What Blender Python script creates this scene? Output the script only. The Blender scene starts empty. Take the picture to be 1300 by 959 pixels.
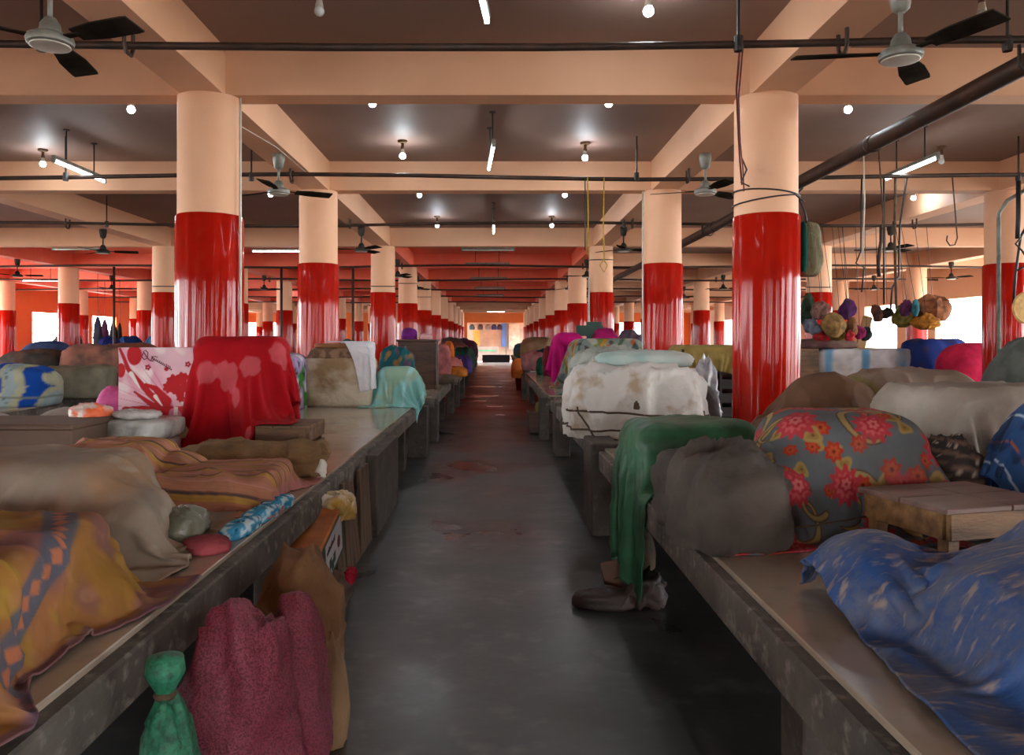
import bpy, math, random
import numpy as np
from mathutils import Vector, Matrix
random.seed(7); np.random.seed(7)
scene = bpy.context.scene
COL = scene.collection
R = math.radians

# ------------------------------------------------------------------ camera
EYE = 1.5
FPX = 1000.0
cam_d = bpy.data.cameras.new('camera'); cam = bpy.data.objects.new('camera', cam_d); COL.objects.link(cam)
cam.location = (0, 0, EYE); cam.rotation_euler = (R(90), 0, 0)
cam_d.sensor_width = 36; cam_d.lens = FPX / 1300 * 36
cam_d.shift_x = 22 / 1300; cam_d.shift_y = -45.5 / 1300
cam_d.clip_start = .05; cam_d.clip_end = 500
scene.camera = cam
# ------------------------------------------------------------------ sky
SKY = 14.0
w = bpy.data.worlds.new('sky'); scene.world = w; w.use_nodes = True
bg = w.node_tree.nodes['Background']; bg.inputs[0].default_value = (.95, .98, 1.0, 1); bg.inputs[1].default_value = SKY
scene.view_settings.view_transform = 'Standard'; scene.view_settings.look = 'None'
scene.view_settings.gamma = 1; scene.view_settings.use_curve_mapping = False
scene.view_settings.exposure = 0.82

# hall measures (metres; x right, y down the aisle, z up; camera stands over the origin)
ROWS = [-3.0, 1.9, 6.8, 11.0, 17.35, 22.3, 27.2, 32.1, 37.0, 41.9, 46.8, 51.7, 56.6]
XS = [-16.86, -12.06, -7.26, -2.46, 2.34, 7.14, 11.94]
X0, X1, Y0, Y1 = -19.3, 14.4, -9.0, 58.0
ZB, ZC = 3.59, 3.99            # beam underside, ceiling
ZP = .68                       # platform top
BULB_W, TUBE_W = 170.0, 20.0

def portal(loc, rot, sx, sy):
    d = bpy.data.lights.new('daylight_portal', 'AREA'); d.shape = 'RECTANGLE'; d.size = sx; d.size_y = sy
    d.cycles.is_portal = True
    o = bpy.data.objects.new('daylight_portal', d); COL.objects.link(o); o.location = loc; o.rotation_euler = rot
BACK_OP = [(x + 1.5, x + 3.3, .9) for x in [X0 - 2.4] + XS if X0 < x + 1.5 and x + 3.3 < X1]
LEFT_OP = [(y + .5, y + 4.1, .3, 3.4) if y < 27 else (y + .8, y + 3.2, .9, 2.75) for y in ROWS[:-1]]
RIGHT_OP = [(y + .3, y + 4.15, .2, 3.4) for y in ROWS[:-1]]
RIGHT_OP = [q if q[0] < 18 else (q[0] + .7, q[1] - .7, .9, 2.85) for q in RIGHT_OP]
FAR_OP = [(-18.8, -15.6, .3), (-13.9, -11.2, .6), (-9.2, -8.0, .2), (-6.7, -5.4, .2), (-2.0, 2.25, 0), (4.6, 7.0, .5), (9.0, 13.2, .4)]
portal(((X0 + X1) / 2, Y0, 1.7), (R(90), 0, 0), X1 - X0, 2.6)          # openings behind the camera
portal((X1, 24, 1.8), (R(90), 0, R(90)), 67, 3.3)
portal((X0, 24, 1.8), (R(90), 0, R(-90)), 67, 3.3)
portal(((X0 + X1) / 2, Y1, 1.6), (R(90), 0, R(180)), X1 - X0, 3.0)

# ------------------------------------------------------------------ materials
MATS = {}
def nodes_of(m):
    m.use_nodes = True
    return m.node_tree.nodes, m.node_tree.links, m.node_tree.nodes['Principled BSDF']
def srgb(r, g, b):
    f = lambda c: (c / 255 / 12.92 if c / 255 <= .04045 else ((c / 255 + .055) / 1.055) ** 2.4)
    return (f(r), f(g), f(b))
def mat(name, c1, c2=None, scale=3.0, rough=.7, bump=0.0, bscale=20.0, detail=5, stretch=(1, 1, 1), metal=0.0,
        attr=None, dirt=0.0, sheen=0.0, spec=.5, coords='Object', lo=.35, hi=.65, trans=0.0):
    if name in MATS: return MATS[name]
    m = bpy.data.materials.new(name); N, L, p = nodes_of(m)
    c2 = c2 or tuple(x * .75 for x in c1)
    tc = N.new('ShaderNodeTexCoord'); mp = N.new('ShaderNodeMapping'); mp.inputs['Scale'].default_value = stretch
    L.new(tc.outputs[coords], mp.inputs[0])
    nz = N.new('ShaderNodeTexNoise'); nz.inputs['Scale'].default_value = scale; nz.inputs['Detail'].default_value = detail
    L.new(mp.outputs[0], nz.inputs['Vector'])
    rp = N.new('ShaderNodeValToRGB'); rp.color_ramp.elements[0].position = lo; rp.color_ramp.elements[1].position = hi
    L.new(nz.outputs[0], rp.inputs[0])
    if attr:
        at = N.new('ShaderNodeAttribute'); at.attribute_name = attr
        mx = N.new('ShaderNodeMixRGB'); mx.blend_type = 'MULTIPLY'; mx.inputs[0].default_value = dirt
        rp.color_ramp.elements[0].color = (.45, .42, .38, 1); rp.color_ramp.elements[1].color = (1, 1, 1, 1)
        L.new(at.outputs[0], mx.inputs[1]); L.new(rp.outputs[0], mx.inputs[2]); L.new(mx.outputs[0], p.inputs['Base Color'])
    else:
        rp.color_ramp.elements[0].color = (*c2, 1); rp.color_ramp.elements[1].color = (*c1, 1)
        L.new(rp.outputs[0], p.inputs['Base Color'])
    p.inputs['Roughness'].default_value = rough; p.inputs['Metallic'].default_value = metal
    p.inputs['Specular IOR Level'].default_value = spec
    if sheen: p.inputs['Sheen Weight'].default_value = sheen
    if trans: p.inputs['Transmission Weight'].default_value = trans
    if bump:
        bn = N.new('ShaderNodeTexNoise'); bn.inputs['Scale'].default_value = bscale; bn.inputs['Detail'].default_value = 6
        L.new(mp.outputs[0], bn.inputs['Vector'])
        b = N.new('ShaderNodeBump'); b.inputs['Strength'].default_value = bump; b.inputs['Distance'].default_value = .02
        L.new(bn.outputs[0], b.inputs['Height']); L.new(b.outputs[0], p.inputs['Normal'])
    MATS[name] = m
    return m
def cloth(name, c, c2=None, scale=4, bump=.7, bscale=9, rough=.85, **k):
    return mat('cloth_' + name, srgb(*c), srgb(*c2) if c2 else None, scale, rough, bump, bscale, spec=.2, **k)
def emis(name, c, s):
    if name in MATS: return MATS[name]
    m = bpy.data.materials.new(name); N, L, p = nodes_of(m)
    p.inputs['Base Color'].default_value = (.9, .9, .9, 1)
    p.inputs['Emission Color'].default_value = (*c, 1); p.inputs['Emission Strength'].default_value = s
    MATS[name] = m
    return m

def mix_mat(name, base, over, scale, lo, hi, rough, rough2=None, bump=.1, bscale=8, mask=None, wave=None):
    """two noise scales: base tone pair, plus stains; mask(N,L,pos)-> socket adds a third colour"""
    m = bpy.data.materials.new(name); N, L, p = nodes_of(m)
    g = N.new('ShaderNodeNewGeometry')
    n1 = N.new('ShaderNodeTexNoise'); n1.inputs['Scale'].default_value = scale; n1.inputs['Detail'].default_value = 8
    n2 = N.new('ShaderNodeTexNoise'); n2.inputs['Scale'].default_value = scale * 6; n2.inputs['Detail'].default_value = 6
    L.new(g.outputs['Position'], n1.inputs['Vector']); L.new(g.outputs['Position'], n2.inputs['Vector'])
    r1 = N.new('ShaderNodeValToRGB'); r1.color_ramp.elements[0].position = lo; r1.color_ramp.elements[1].position = hi
    r1.color_ramp.elements[0].color = (*base[1], 1); r1.color_ramp.elements[1].color = (*base[0], 1)
    L.new(n1.outputs[0], r1.inputs[0])
    r2 = N.new('ShaderNodeValToRGB'); r2.color_ramp.elements[0].position = .55; r2.color_ramp.elements[1].position = .72
    r2.color_ramp.elements[0].color = (0, 0, 0, 1); r2.color_ramp.elements[1].color = (.6, .6, .6, 1)
    L.new(n2.outputs[0], r2.inputs[0])
    mx = N.new('ShaderNodeMixRGB'); L.new(r2.outputs[0], mx.inputs[0]); L.new(r1.outputs[0], mx.inputs[1]); mx.inputs[2].default_value = (*over, 1)
    out = mx.outputs[0]
    if mask:
        f, colr = mask(N, L, g.outputs['Position'], n1.outputs[0])
        m3 = N.new('ShaderNodeMixRGB'); L.new(f, m3.inputs[0]); L.new(out, m3.inputs[1]); m3.inputs[2].default_value = (*colr, 1); out = m3.outputs[0]
    L.new(out, p.inputs['Base Color'])
    if rough2 is not None:
        mr = N.new('ShaderNodeMapRange'); mr.inputs[1].default_value = .3; mr.inputs[2].default_value = .7
        mr.inputs[3].default_value = rough2; mr.inputs[4].default_value = rough
        L.new(n1.outputs[0], mr.inputs[0]); L.new(mr.outputs[0], p.inputs['Roughness'])
    else: p.inputs['Roughness'].default_value = rough
    if bump:
        b = N.new('ShaderNodeBump'); b.inputs['Strength'].default_value = bump; b.inputs['Distance'].default_value = .02
        bn = N.new('ShaderNodeTexNoise'); bn.inputs['Scale'].default_value = bscale; bn.inputs['Detail'].default_value = 8
        L.new(g.outputs['Position'], bn.inputs['Vector'])
        L.new(bn.outputs[0], b.inputs['Height']); L.new(b.outputs[0], p.inputs['Normal'])
    MATS[name] = m
    return m

def range_mask(axis_lo_hi, colr, soft=.8, wob=2.0):
    def f(N, L, pos, nz):
        s = N.new('ShaderNodeSeparateXYZ'); L.new(pos, s.inputs[0])
        cur = None
        for ax, lo, hi in axis_lo_hi:
            ad = N.new('ShaderNodeMath'); ad.operation = 'MULTIPLY_ADD'; L.new(nz, ad.inputs[0]); ad.inputs[1].default_value = wob; L.new(s.outputs[ax], ad.inputs[2])
            for v, sg in ((lo, 1), (hi, -1)):
                if v is None: continue
                mr = N.new('ShaderNodeMapRange'); L.new(ad.outputs[0], mr.inputs[0])
                mr.inputs[1].default_value = v - soft * sg; mr.inputs[2].default_value = v + soft * sg
                if cur is None: cur = mr.outputs[0]
                else:
                    mu = N.new('ShaderNodeMath'); mu.operation = 'MULTIPLY'; L.new(cur, mu.inputs[0]); L.new(mr.outputs[0], mu.inputs[1]); cur = mu.outputs[0]
        return cur, colr
    return f

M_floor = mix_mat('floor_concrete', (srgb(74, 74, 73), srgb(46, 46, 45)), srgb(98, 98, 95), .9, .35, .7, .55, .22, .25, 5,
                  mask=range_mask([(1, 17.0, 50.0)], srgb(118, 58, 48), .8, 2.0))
M_peach = mix_mat('peach_paint', (srgb(232, 182, 146), srgb(216, 164, 128)), srgb(226, 174, 138), .8, .3, .7, .6, None, .06, 30)
M_ceil = mix_mat('ceiling_shaded_peach', (srgb(148, 120, 108), srgb(130, 104, 92)), srgb(136, 112, 102), .6, .3, .7, .62, None, .05, 25)  # peach paint with its grazing-light darkness put into the colour
M_coral = mix_mat('coral_tone', (srgb(250, 128, 98), srgb(238, 110, 82)), srgb(246, 138, 112), .6, .3, .7, .5, None, .05, 25)
M_red = mix_mat('red_gloss_paint', (srgb(176, 28, 13), srgb(148, 18, 11)), srgb(166, 38, 20), 1.5, .3, .7, .14, .07, .02, 20)
M_conc = mix_mat('rough_concrete', (srgb(112, 106, 98), srgb(64, 60, 56)), srgb(160, 154, 144), 3.0, .35, .65, .8, None, .5, 18)
M_top = mix_mat('polished_stone', (srgb(176, 164, 146), srgb(150, 138, 120)), srgb(140, 128, 110), 1.2, .3, .7, .2, .1, .03, 12)
M_legs = mix_mat('stained_concrete', (srgb(88, 78, 70), srgb(56, 50, 46)), srgb(104, 92, 80), 4.0, .35, .65, .75, None, .3, 14)
M_wall = mix_mat('orange_wall', (srgb(236, 138, 72), srgb(224, 120, 60)), srgb(230, 150, 92), .5, .3, .7, .7, None, .05, 12)
M_out = mix_mat('outside_ground', (srgb(196, 190, 180), srgb(176, 170, 160)), srgb(160, 154, 146), .4, .3, .7, .8, None, .1, 5)
MATS['red_gloss_paint'].node_tree.nodes['Principled BSDF'].inputs['Specular IOR Level'].default_value = .15
M_iron = mat('rusty_iron', srgb(66, 46, 36), srgb(46, 34, 28), 6, .55, .1, 30, metal=.3)
M_black = mat('black_iron', srgb(34, 30, 28), srgb(24, 22, 20), 6, .5)
M_grey = mat('grey_enamel', srgb(136, 138, 130), srgb(96, 96, 88), 8, .35)
M_blade = mat('fan_blade', srgb(56, 50, 44), srgb(36, 32, 28), 6, .75, spec=0.0)
M_fan_backlit = mat('fan_enamel_backlit', srgb(70, 66, 60), srgb(44, 42, 38), 8, .6, spec=.1)  # darker copy of the fan enamel: backlit look of far fans painted in
M_white = mat('white_plastic', srgb(215, 212, 200), srgb(190, 186, 172), 5, .45)
M_holder = mat('bulb_holder_brown', srgb(110, 78, 52), srgb(80, 54, 38), 9, .5)
M_bulb_on = emis('bulb_lit', (.86, .95, 1.0), BULB_W)
M_bulb_off = mat('bulb_off', srgb(205, 212, 210), srgb(190, 196, 194), 3, .15)
M_tube_on = emis('tube_lit', (.88, .96, 1.0), TUBE_W)
M_tube_off = mat('tube_off', srgb(190, 205, 200), srgb(170, 190, 184), 3, .2)
M_wood = mat('crate_wood', srgb(130, 100, 72), srgb(84, 62, 46), 3, .7, .3, 30, stretch=(1, 6, 6))
M_wood2 = mat('board_wood', srgb(116, 92, 70), srgb(70, 54, 42), 3, .75, .3, 30, stretch=(6, 6, .8))
M_stool = mat('stool_wood', srgb(160, 122, 78), srgb(110, 80, 50), 3, .6, .2, 24, stretch=(1.2, 6, 6))
M_stooltop = mat('stool_top_board', srgb(140, 112, 100), srgb(112, 88, 80), 3, .45, .1, 24, stretch=(1, 6, 6))
M_darkwood = mat('dark_wood', srgb(84, 56, 42), srgb(54, 36, 28), 3, .55, .2, 20, stretch=(1, 1, 5))
M_rope = mat('rope_brown', srgb(96, 76, 56), srgb(66, 52, 40), 30, .9, .3, 80)
M_yrope = mat('rope_yellow', srgb(190, 160, 50), srgb(150, 120, 40), 30, .9)
M_wire = mat('wire_black', srgb(26, 24, 24), srgb(20, 18, 18), 10, .5)
M_rwire = mat('wire_red', srgb(120, 30, 24), srgb(80, 20, 18), 10, .5)
M_card = mat('cardboard', srgb(170, 128, 84), srgb(140, 104, 68), 4, .8, .1, 20)
M_attr = mat('printed_cloth', (1, 1, 1), None, 5, .85, .3, 16, attr='Col', dirt=.35, spec=.2)
M_attr_clean = mat('printed_sheet', (1, 1, 1), None, 4, .7, .1, 16, attr='Col', dirt=.15, spec=.3)

# ------------------------------------------------------------------ mesh builder
def link(o, parent=None):
    COL.objects.link(o)
    if parent is not None:
        o.parent = parent
    return o
def tag(o, label=None, cat=None, group=None, kind=None):
    if label: o['label'] = label
    if cat: o['category'] = cat
    if group: o['group'] = group
    if kind: o['kind'] = kind
    return o
def thing(name, label, cat, loc=(0, 0, 0), group=None, rz=0, kind=None):
    o = bpy.data.objects.new(name, None); o.empty_display_size = .1
    o.location = loc; o.rotation_euler = (0, 0, rz); link(o)
    return tag(o, label, cat, group, kind)
def wloc(o):
    v = Vector(o.location)
    p = o.parent
    while p is not None:
        v = v + p.location; p = p.parent
    return v

class MB:
    def __init__(s): s.v = []; s.f = []; s.mi = []
    def add(s, v, f, mi=0):
        n = len(s.v); s.v += [tuple(x) for x in v]; s.f += [tuple(i + n for i in q) for q in f]; s.mi += [mi] * len(f)
        return s
    def box(s, a, b, mi=0, M=None, bev=0.0):
        x0, y0, z0 = a; x1, y1, z1 = b
        if bev > 0:
            e = bev; v = []
            for z, k in ((z0, e), (z0 + e, 0), (z1 - e, 0), (z1, e)):
                for x, y in ((x0 + e, y0 + k), (x1 - e, y0 + k), (x1 - k, y0 + e), (x1 - k, y1 - e), (x1 - e, y1 - k), (x0 + e, y1 - k), (x0 + k, y1 - e), (x0 + k, y0 + e)):
                    v.append((x, y, z))
            f = [tuple(range(7, -1, -1)), tuple(range(24, 32))]
            for r in range(3):
                for i in range(8):
                    j = (i + 1) % 8; f.append((r * 8 + i, r * 8 + j, r * 8 + 8 + j, r * 8 + 8 + i))
        else:
            v = [(x0, y0, z0), (x1, y0, z0), (x1, y1, z0), (x0, y1, z0), (x0, y0, z1), (x1, y0, z1), (x1, y1, z1), (x0, y1, z1)]
            f = [(3, 2, 1, 0), (4, 5, 6, 7), (0, 1, 5, 4), (1, 2, 6, 5), (2, 3, 7, 6), (3, 0, 4, 7)]
        if M is not None: v = [M @ Vector(q) for q in v]
        return s.add(v, f, mi)
    def tube(s, path, r, n=8, mi=0, cap=True):
        path = [Vector(p) for p in path]; m = len(path)
        rr = r if isinstance(r, (list, tuple)) else [r] * m
        up = None; v = []
        for i, p in enumerate(path):
            t = (path[min(i + 1, m - 1)] - path[max(i - 1, 0)])
            t = t.normalized() if t.length > 1e-9 else Vector((0, 0, 1))
            if up is None: up = t.orthogonal().normalized()
            up = (up - t * up.dot(t)); up = up.normalized() if up.length > 1e-6 else t.orthogonal().normalized()
            b = t.cross(up)
            for k in range(n):
                a = 2 * math.pi * k / n; v.append(p + (up * math.cos(a) + b * math.sin(a)) * rr[i])
        f = []
        for i in range(m - 1):
            for k in range(n):
                j = (k + 1) % n; f.append((i * n + k, i * n + j, i * n + n + j, i * n + n + k))
        if cap: f += [tuple(range(n - 1, -1, -1)), tuple(range((m - 1) * n, m * n))]
        return s.add(v, f, mi)
    def lathe(s, prof, c=(0, 0, 0), n=24, mi=0, M=None):
        v = []; f = []
        for (r, z) in prof:
            for k in range(n):
                a = 2 * math.pi * k / n; v.append((c[0] + r * math.cos(a), c[1] + r * math.sin(a), c[2] + z))
        for i in range(len(prof) - 1):
            for k in range(n):
                j = (k + 1) % n; f.append((i * n + k, i * n + j, i * n + n + j, i * n + n + k))
        f += [tuple(range(n - 1, -1, -1)), tuple(range((len(prof) - 1) * n, len(prof) * n))]
        if M is not None: v = [M @ Vector(q) for q in v]
        return s.add(v, f, mi)
    def build(s, name, mats, parent=None, smooth=False, local=False):
        """world coordinates in; a solo object gets its origin at its base, a child is made relative to its parent"""
        v = np.array([tuple(q) for q in s.v], dtype=float)
        if local: off = Vector((0, 0, 0))
        elif parent is not None: off = wloc(parent)
        else: off = Vector(((v[:, 0].min() + v[:, 0].max()) / 2, (v[:, 1].min() + v[:, 1].max()) / 2, v[:, 2].min()))
        me = bpy.data.meshes.new(name); me.from_pydata((v - np.array(off)).tolist(), [], s.f)
        for m in (mats if isinstance(mats, (list, tuple)) else [mats]): me.materials.append(m)
        if any(s.mi): me.polygons.foreach_set('material_index', s.mi)
        if smooth: me.polygons.foreach_set('use_smooth', [True] * len(s.f))
        me.update()
        o = bpy.data.objects.new(name, me); link(o, parent)
        if parent is None and not local: o.location = off
        return o
def smooth_angle(o, deg=40):
    me = o.data
    me.polygons.foreach_set('use_smooth', [True] * len(me.polygons))
    me.set_sharp_from_angle(angle=R(deg))
def copy_tree(o, parent=None):
    c = o.copy(); COL.objects.link(c); c.parent = parent
    for ch in o.children: copy_tree(ch, c)
    return c

# ------------------------------------------------------------------ noise
class Noise:
    def __init__(s, seed, n=10):
        g = np.random.RandomState(seed); d = g.normal(size=(n, 3)); s.k = d / np.linalg.norm(d, axis=1)[:, None] * g.uniform(.5, 2.2, (n, 1)); s.p = g.uniform(0, 6.28, n)
    def __call__(s, P, sc=1.0, st=(1, 1, 1)):
        Q = (P * np.array(st) * sc) @ s.k.T * 7 + s.p
        return np.sin(Q + .7 * np.sin(Q[..., ::-1])).mean(-1) * 1.6

# ------------------------------------------------------------------ cloth (grid) meshes
def grid_mesh(name, P, mat_, parent=None, col=None, thick=.006, label=None, cat=None, group=None, uvscale=None, double=True):
    ny, nx = P.shape[:2]
    V = P.reshape(-1, 3)
    if parent is not None: off = np.array(wloc(parent))
    else: off = np.array([(V[:, 0].min() + V[:, 0].max()) / 2, (V[:, 1].min() + V[:, 1].max()) / 2, V[:, 2].min()])
    idx = np.arange(ny * nx).reshape(ny, nx)
    F = np.stack([idx[:-1, :-1], idx[:-1, 1:], idx[1:, 1:], idx[1:, :-1]], -1).reshape(-1, 4)
    me = bpy.data.meshes.new(name)
    me.vertices.add(len(V)); me.vertices.foreach_set('co', (V - off).astype(np.float32).ravel())
    me.loops.add(F.size); me.loops.foreach_set('vertex_index', F.ravel().astype(np.int32))
    me.polygons.add(len(F)); me.polygons.foreach_set('loop_start', np.arange(0, F.size, 4, dtype=np.int32))
    me.update(calc_edges=True)
    me.polygons.foreach_set('use_smooth', [True] * len(F))
    if col is not None:
        ca = me.color_attributes.new('Col', 'FLOAT_COLOR', 'POINT')
        c4 = np.ones((len(V), 4), np.float32); c4[:, :3] = col.reshape(-1, 3); ca.data.foreach_set('color', c4.ravel())
    me.materials.append(mat_)
    o = bpy.data.objects.new(name, me); link(o, parent)
    if parent is None: o.location = off
    if thick:
        md = o.modifiers.new('thickness', 'SOLIDIFY'); md.thickness = thick; md.offset = -1
    if label: tag(o, label, cat, group)
    return o
def cubic_matrix(n, k):
    m = (n - 1) * k + 1; A = np.zeros((m, n))
    for i in range(m):
        t = i / k; j = min(int(t), n - 2); f = t - j
        w = (-.5 * f + f * f - .5 * f ** 3, 1 - 2.5 * f * f + 1.5 * f ** 3, .5 * f + 2 * f * f - 1.5 * f ** 3, -.5 * f * f + .5 * f ** 3)
        for q, wv in zip((j - 1, j, j + 1, j + 2), w): A[i, min(max(q, 0), n - 1)] += wv
    return A
def upsample(P, k):
    if k == 1: return P
    A = cubic_matrix(P.shape[0], k); B = cubic_matrix(P.shape[1], k)
    return np.einsum('ij,jkc,lk->ilc', A, P, B)

def sdf_push(P, S, th, coll):
    kind = S[0]
    if kind == 'box':
        _, c, h, r, rz = S
        ca, sa = math.cos(rz), math.sin(rz)
        d = P - np.array(c); lx = d[..., 0] * ca + d[..., 1] * sa; ly = -d[..., 0] * sa + d[..., 1] * ca
        L = np.stack([lx, ly, d[..., 2]], -1); sg = np.sign(L); sg[sg == 0] = 1
        q = np.abs(L) - (np.array(h) - r)
        qp = np.maximum(q, 0); ln = np.linalg.norm(qp, axis=-1); mxq = q.max(-1)
        dist = ln + np.minimum(mxq, 0) - r
        m = dist < th
        if not m.any(): return
        g = np.where((ln > 1e-6)[..., None], qp / np.maximum(ln, 1e-6)[..., None], (q >= mxq[..., None]).astype(float)) * sg
        mv = g[m] * (th - dist[m])[:, None]
        P[m] += np.stack([mv[:, 0] * ca - mv[:, 1] * sa, mv[:, 0] * sa + mv[:, 1] * ca, mv[:, 2]], -1)
        coll |= m
    elif kind == 'ell':
        _, c, r = S
        d = P - np.array(c); r = np.array(r)
        k0 = np.linalg.norm(d / r, axis=-1); k1 = np.linalg.norm(d / r ** 2, axis=-1) + 1e-9
        dist = k0 * (k0 - 1) / k1
        m = dist < th
        if not m.any(): return
        g = d[m] / r ** 2; g /= np.linalg.norm(g, axis=-1)[:, None] + 1e-9
        P[m] += g * (th - dist[m])[:, None]; coll |= m

PLAT_L = ('box', (-2.48, 5.6, ZP - .2), (1.495, 4.9, .2), .01, 0)
PLAT_R = ('box', (2.33, 5.9, ZP - .2), (1.53, 5.5, .2), .01, 0)
def sim(c, size, n, shapes, rz=0, z0=None, squeeze=.94, steps=130, iters=8, seed=1, th=.012, fric=.93, grav=9.0, bend=.06, wig=.03, stick=.55):
    """drop a cloth of `size` centred at c over the shapes (position based dynamics) -> grid of points"""
    nx, ny = n; sx, sy = size[0] / (nx - 1), size[1] / (ny - 1)
    g = np.random.RandomState(seed)
    u, v = np.meshgrid(np.linspace(-.5, .5, nx) * size[0] * squeeze, np.linspace(-.5, .5, ny) * size[1] * squeeze)
    ca, sa = math.cos(rz), math.sin(rz)
    if z0 is None: z0 = .05 + max([q[1][2] + (q[2][2]) for q in shapes])
    P = np.stack([c[0] + u * ca - v * sa, c[1] + u * sa + v * ca, np.full_like(u, z0 if z0 is not None else c[2])], -1)
    nz = Noise(seed)
    P[..., 2] += wig * nz(P, 1.6) + g.normal(size=u.shape) * .004
    Q = P.copy(); dt = .016
    dg = math.hypot(sx, sy)
    def sol(a, b, rest, k):
        d = b - a; l = np.sqrt((d * d).sum(-1)) + 1e-9
        cc = d * (((l - rest) / l) * .5 * k)[..., None]; a += cc; b -= cc
    def pairs(axis, step, rest, k):
        V = P if axis == 0 else P.swapaxes(0, 1)          # a view: constraints run along its first axis
        N = V.shape[0]
        for s in range(2 * step):
            A_ = V[s:N - step:2 * step]; B_ = V[s + step:N:2 * step]; sol(A_, B_[:A_.shape[0]], rest, k)
    def shear(k):
        Ny, Nx = P.shape[:2]
        for s in (0, 1):
            sol(P[s:Ny - 1:2, :-1], P[s + 1:Ny:2, 1:], dg, k)
            sol(P[s:Ny - 1:2, 1:], P[s + 1:Ny:2, :-1], dg, k)
    for st in range(steps):
        vel = (P - Q) * .97; Q = P.copy()
        sp = np.sqrt((vel ** 2).sum(-1)); f = np.minimum(1, .05 / np.maximum(sp, 1e-9)); vel *= f[..., None]
        P = P + vel; P[..., 2] -= grav * dt * dt
        for it in range(iters):
            pairs(1, 1, sx, 1); pairs(0, 1, sy, 1); shear(1.0)
            if it == 0: pairs(1, 2, 2 * sx, bend); pairs(0, 2, 2 * sy, bend)
        coll = np.zeros(P.shape[:2], bool); pre = P.copy()
        for S in shapes: sdf_push(P, S, th, coll)
        gm = P[..., 2] < th; P[..., 2] = np.maximum(P[..., 2], th); coll |= gm
        if coll.any():
            nn = P[coll] - pre[coll]; nn /= np.linalg.norm(nn, axis=-1)[:, None] + 1e-9
            dd = P[coll] - Q[coll]; tg = dd - nn * (dd * nn).sum(-1)[:, None]
            P[coll] -= tg * stick
            Q[coll] += (P[coll] - Q[coll]) * fric
    return P
def drape(name, c, size, n, shapes, mat_, label, cat='cloth', pattern=None, up=2, crumple=.008, cfreq=3.0, thick=.006, parent=None, group=None, **k):
    P = sim(c, size, n, shapes, **k)
    P = upsample(P, up)
    gx = np.gradient(P, axis=1); gy = np.gradient(P, axis=0); nr = np.cross(gx, gy); nr /= np.linalg.norm(nr, axis=-1)[..., None] + 1e-9
    vv, uu = np.meshgrid(np.linspace(0, size[1], P.shape[0]), np.linspace(0, size[0], P.shape[1]), indexing='ij')
    q = np.stack([uu, vv, 0 * uu], -1); sd = k.get('seed', 1)
    a1, a2, a3 = Noise(sd + 500, 6), Noise(sd + 501, 6), Noise(sd + 502)
    wr = (1 - np.abs(a1(q + .05 * a3(q, 1.0)[..., None], .45 * cfreq))) ** 3 + .5 * (1 - np.abs(a2(q, 1.1 * cfreq))) ** 3 - .5
    P = P + nr * (crumple * wr * (.4 + .6 * np.clip(a3(q, .5) + .5, 0, 1)))[..., None]
    col = None
    if pattern is not None:
        v, u = np.meshgrid(np.linspace(0, size[1], P.shape[0]), np.linspace(0, size[0], P.shape[1]), indexing='ij')
        col = pattern(u, v, size)
    return grid_mesh(name, P, mat_, parent, col, thick, label, cat, group)

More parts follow.
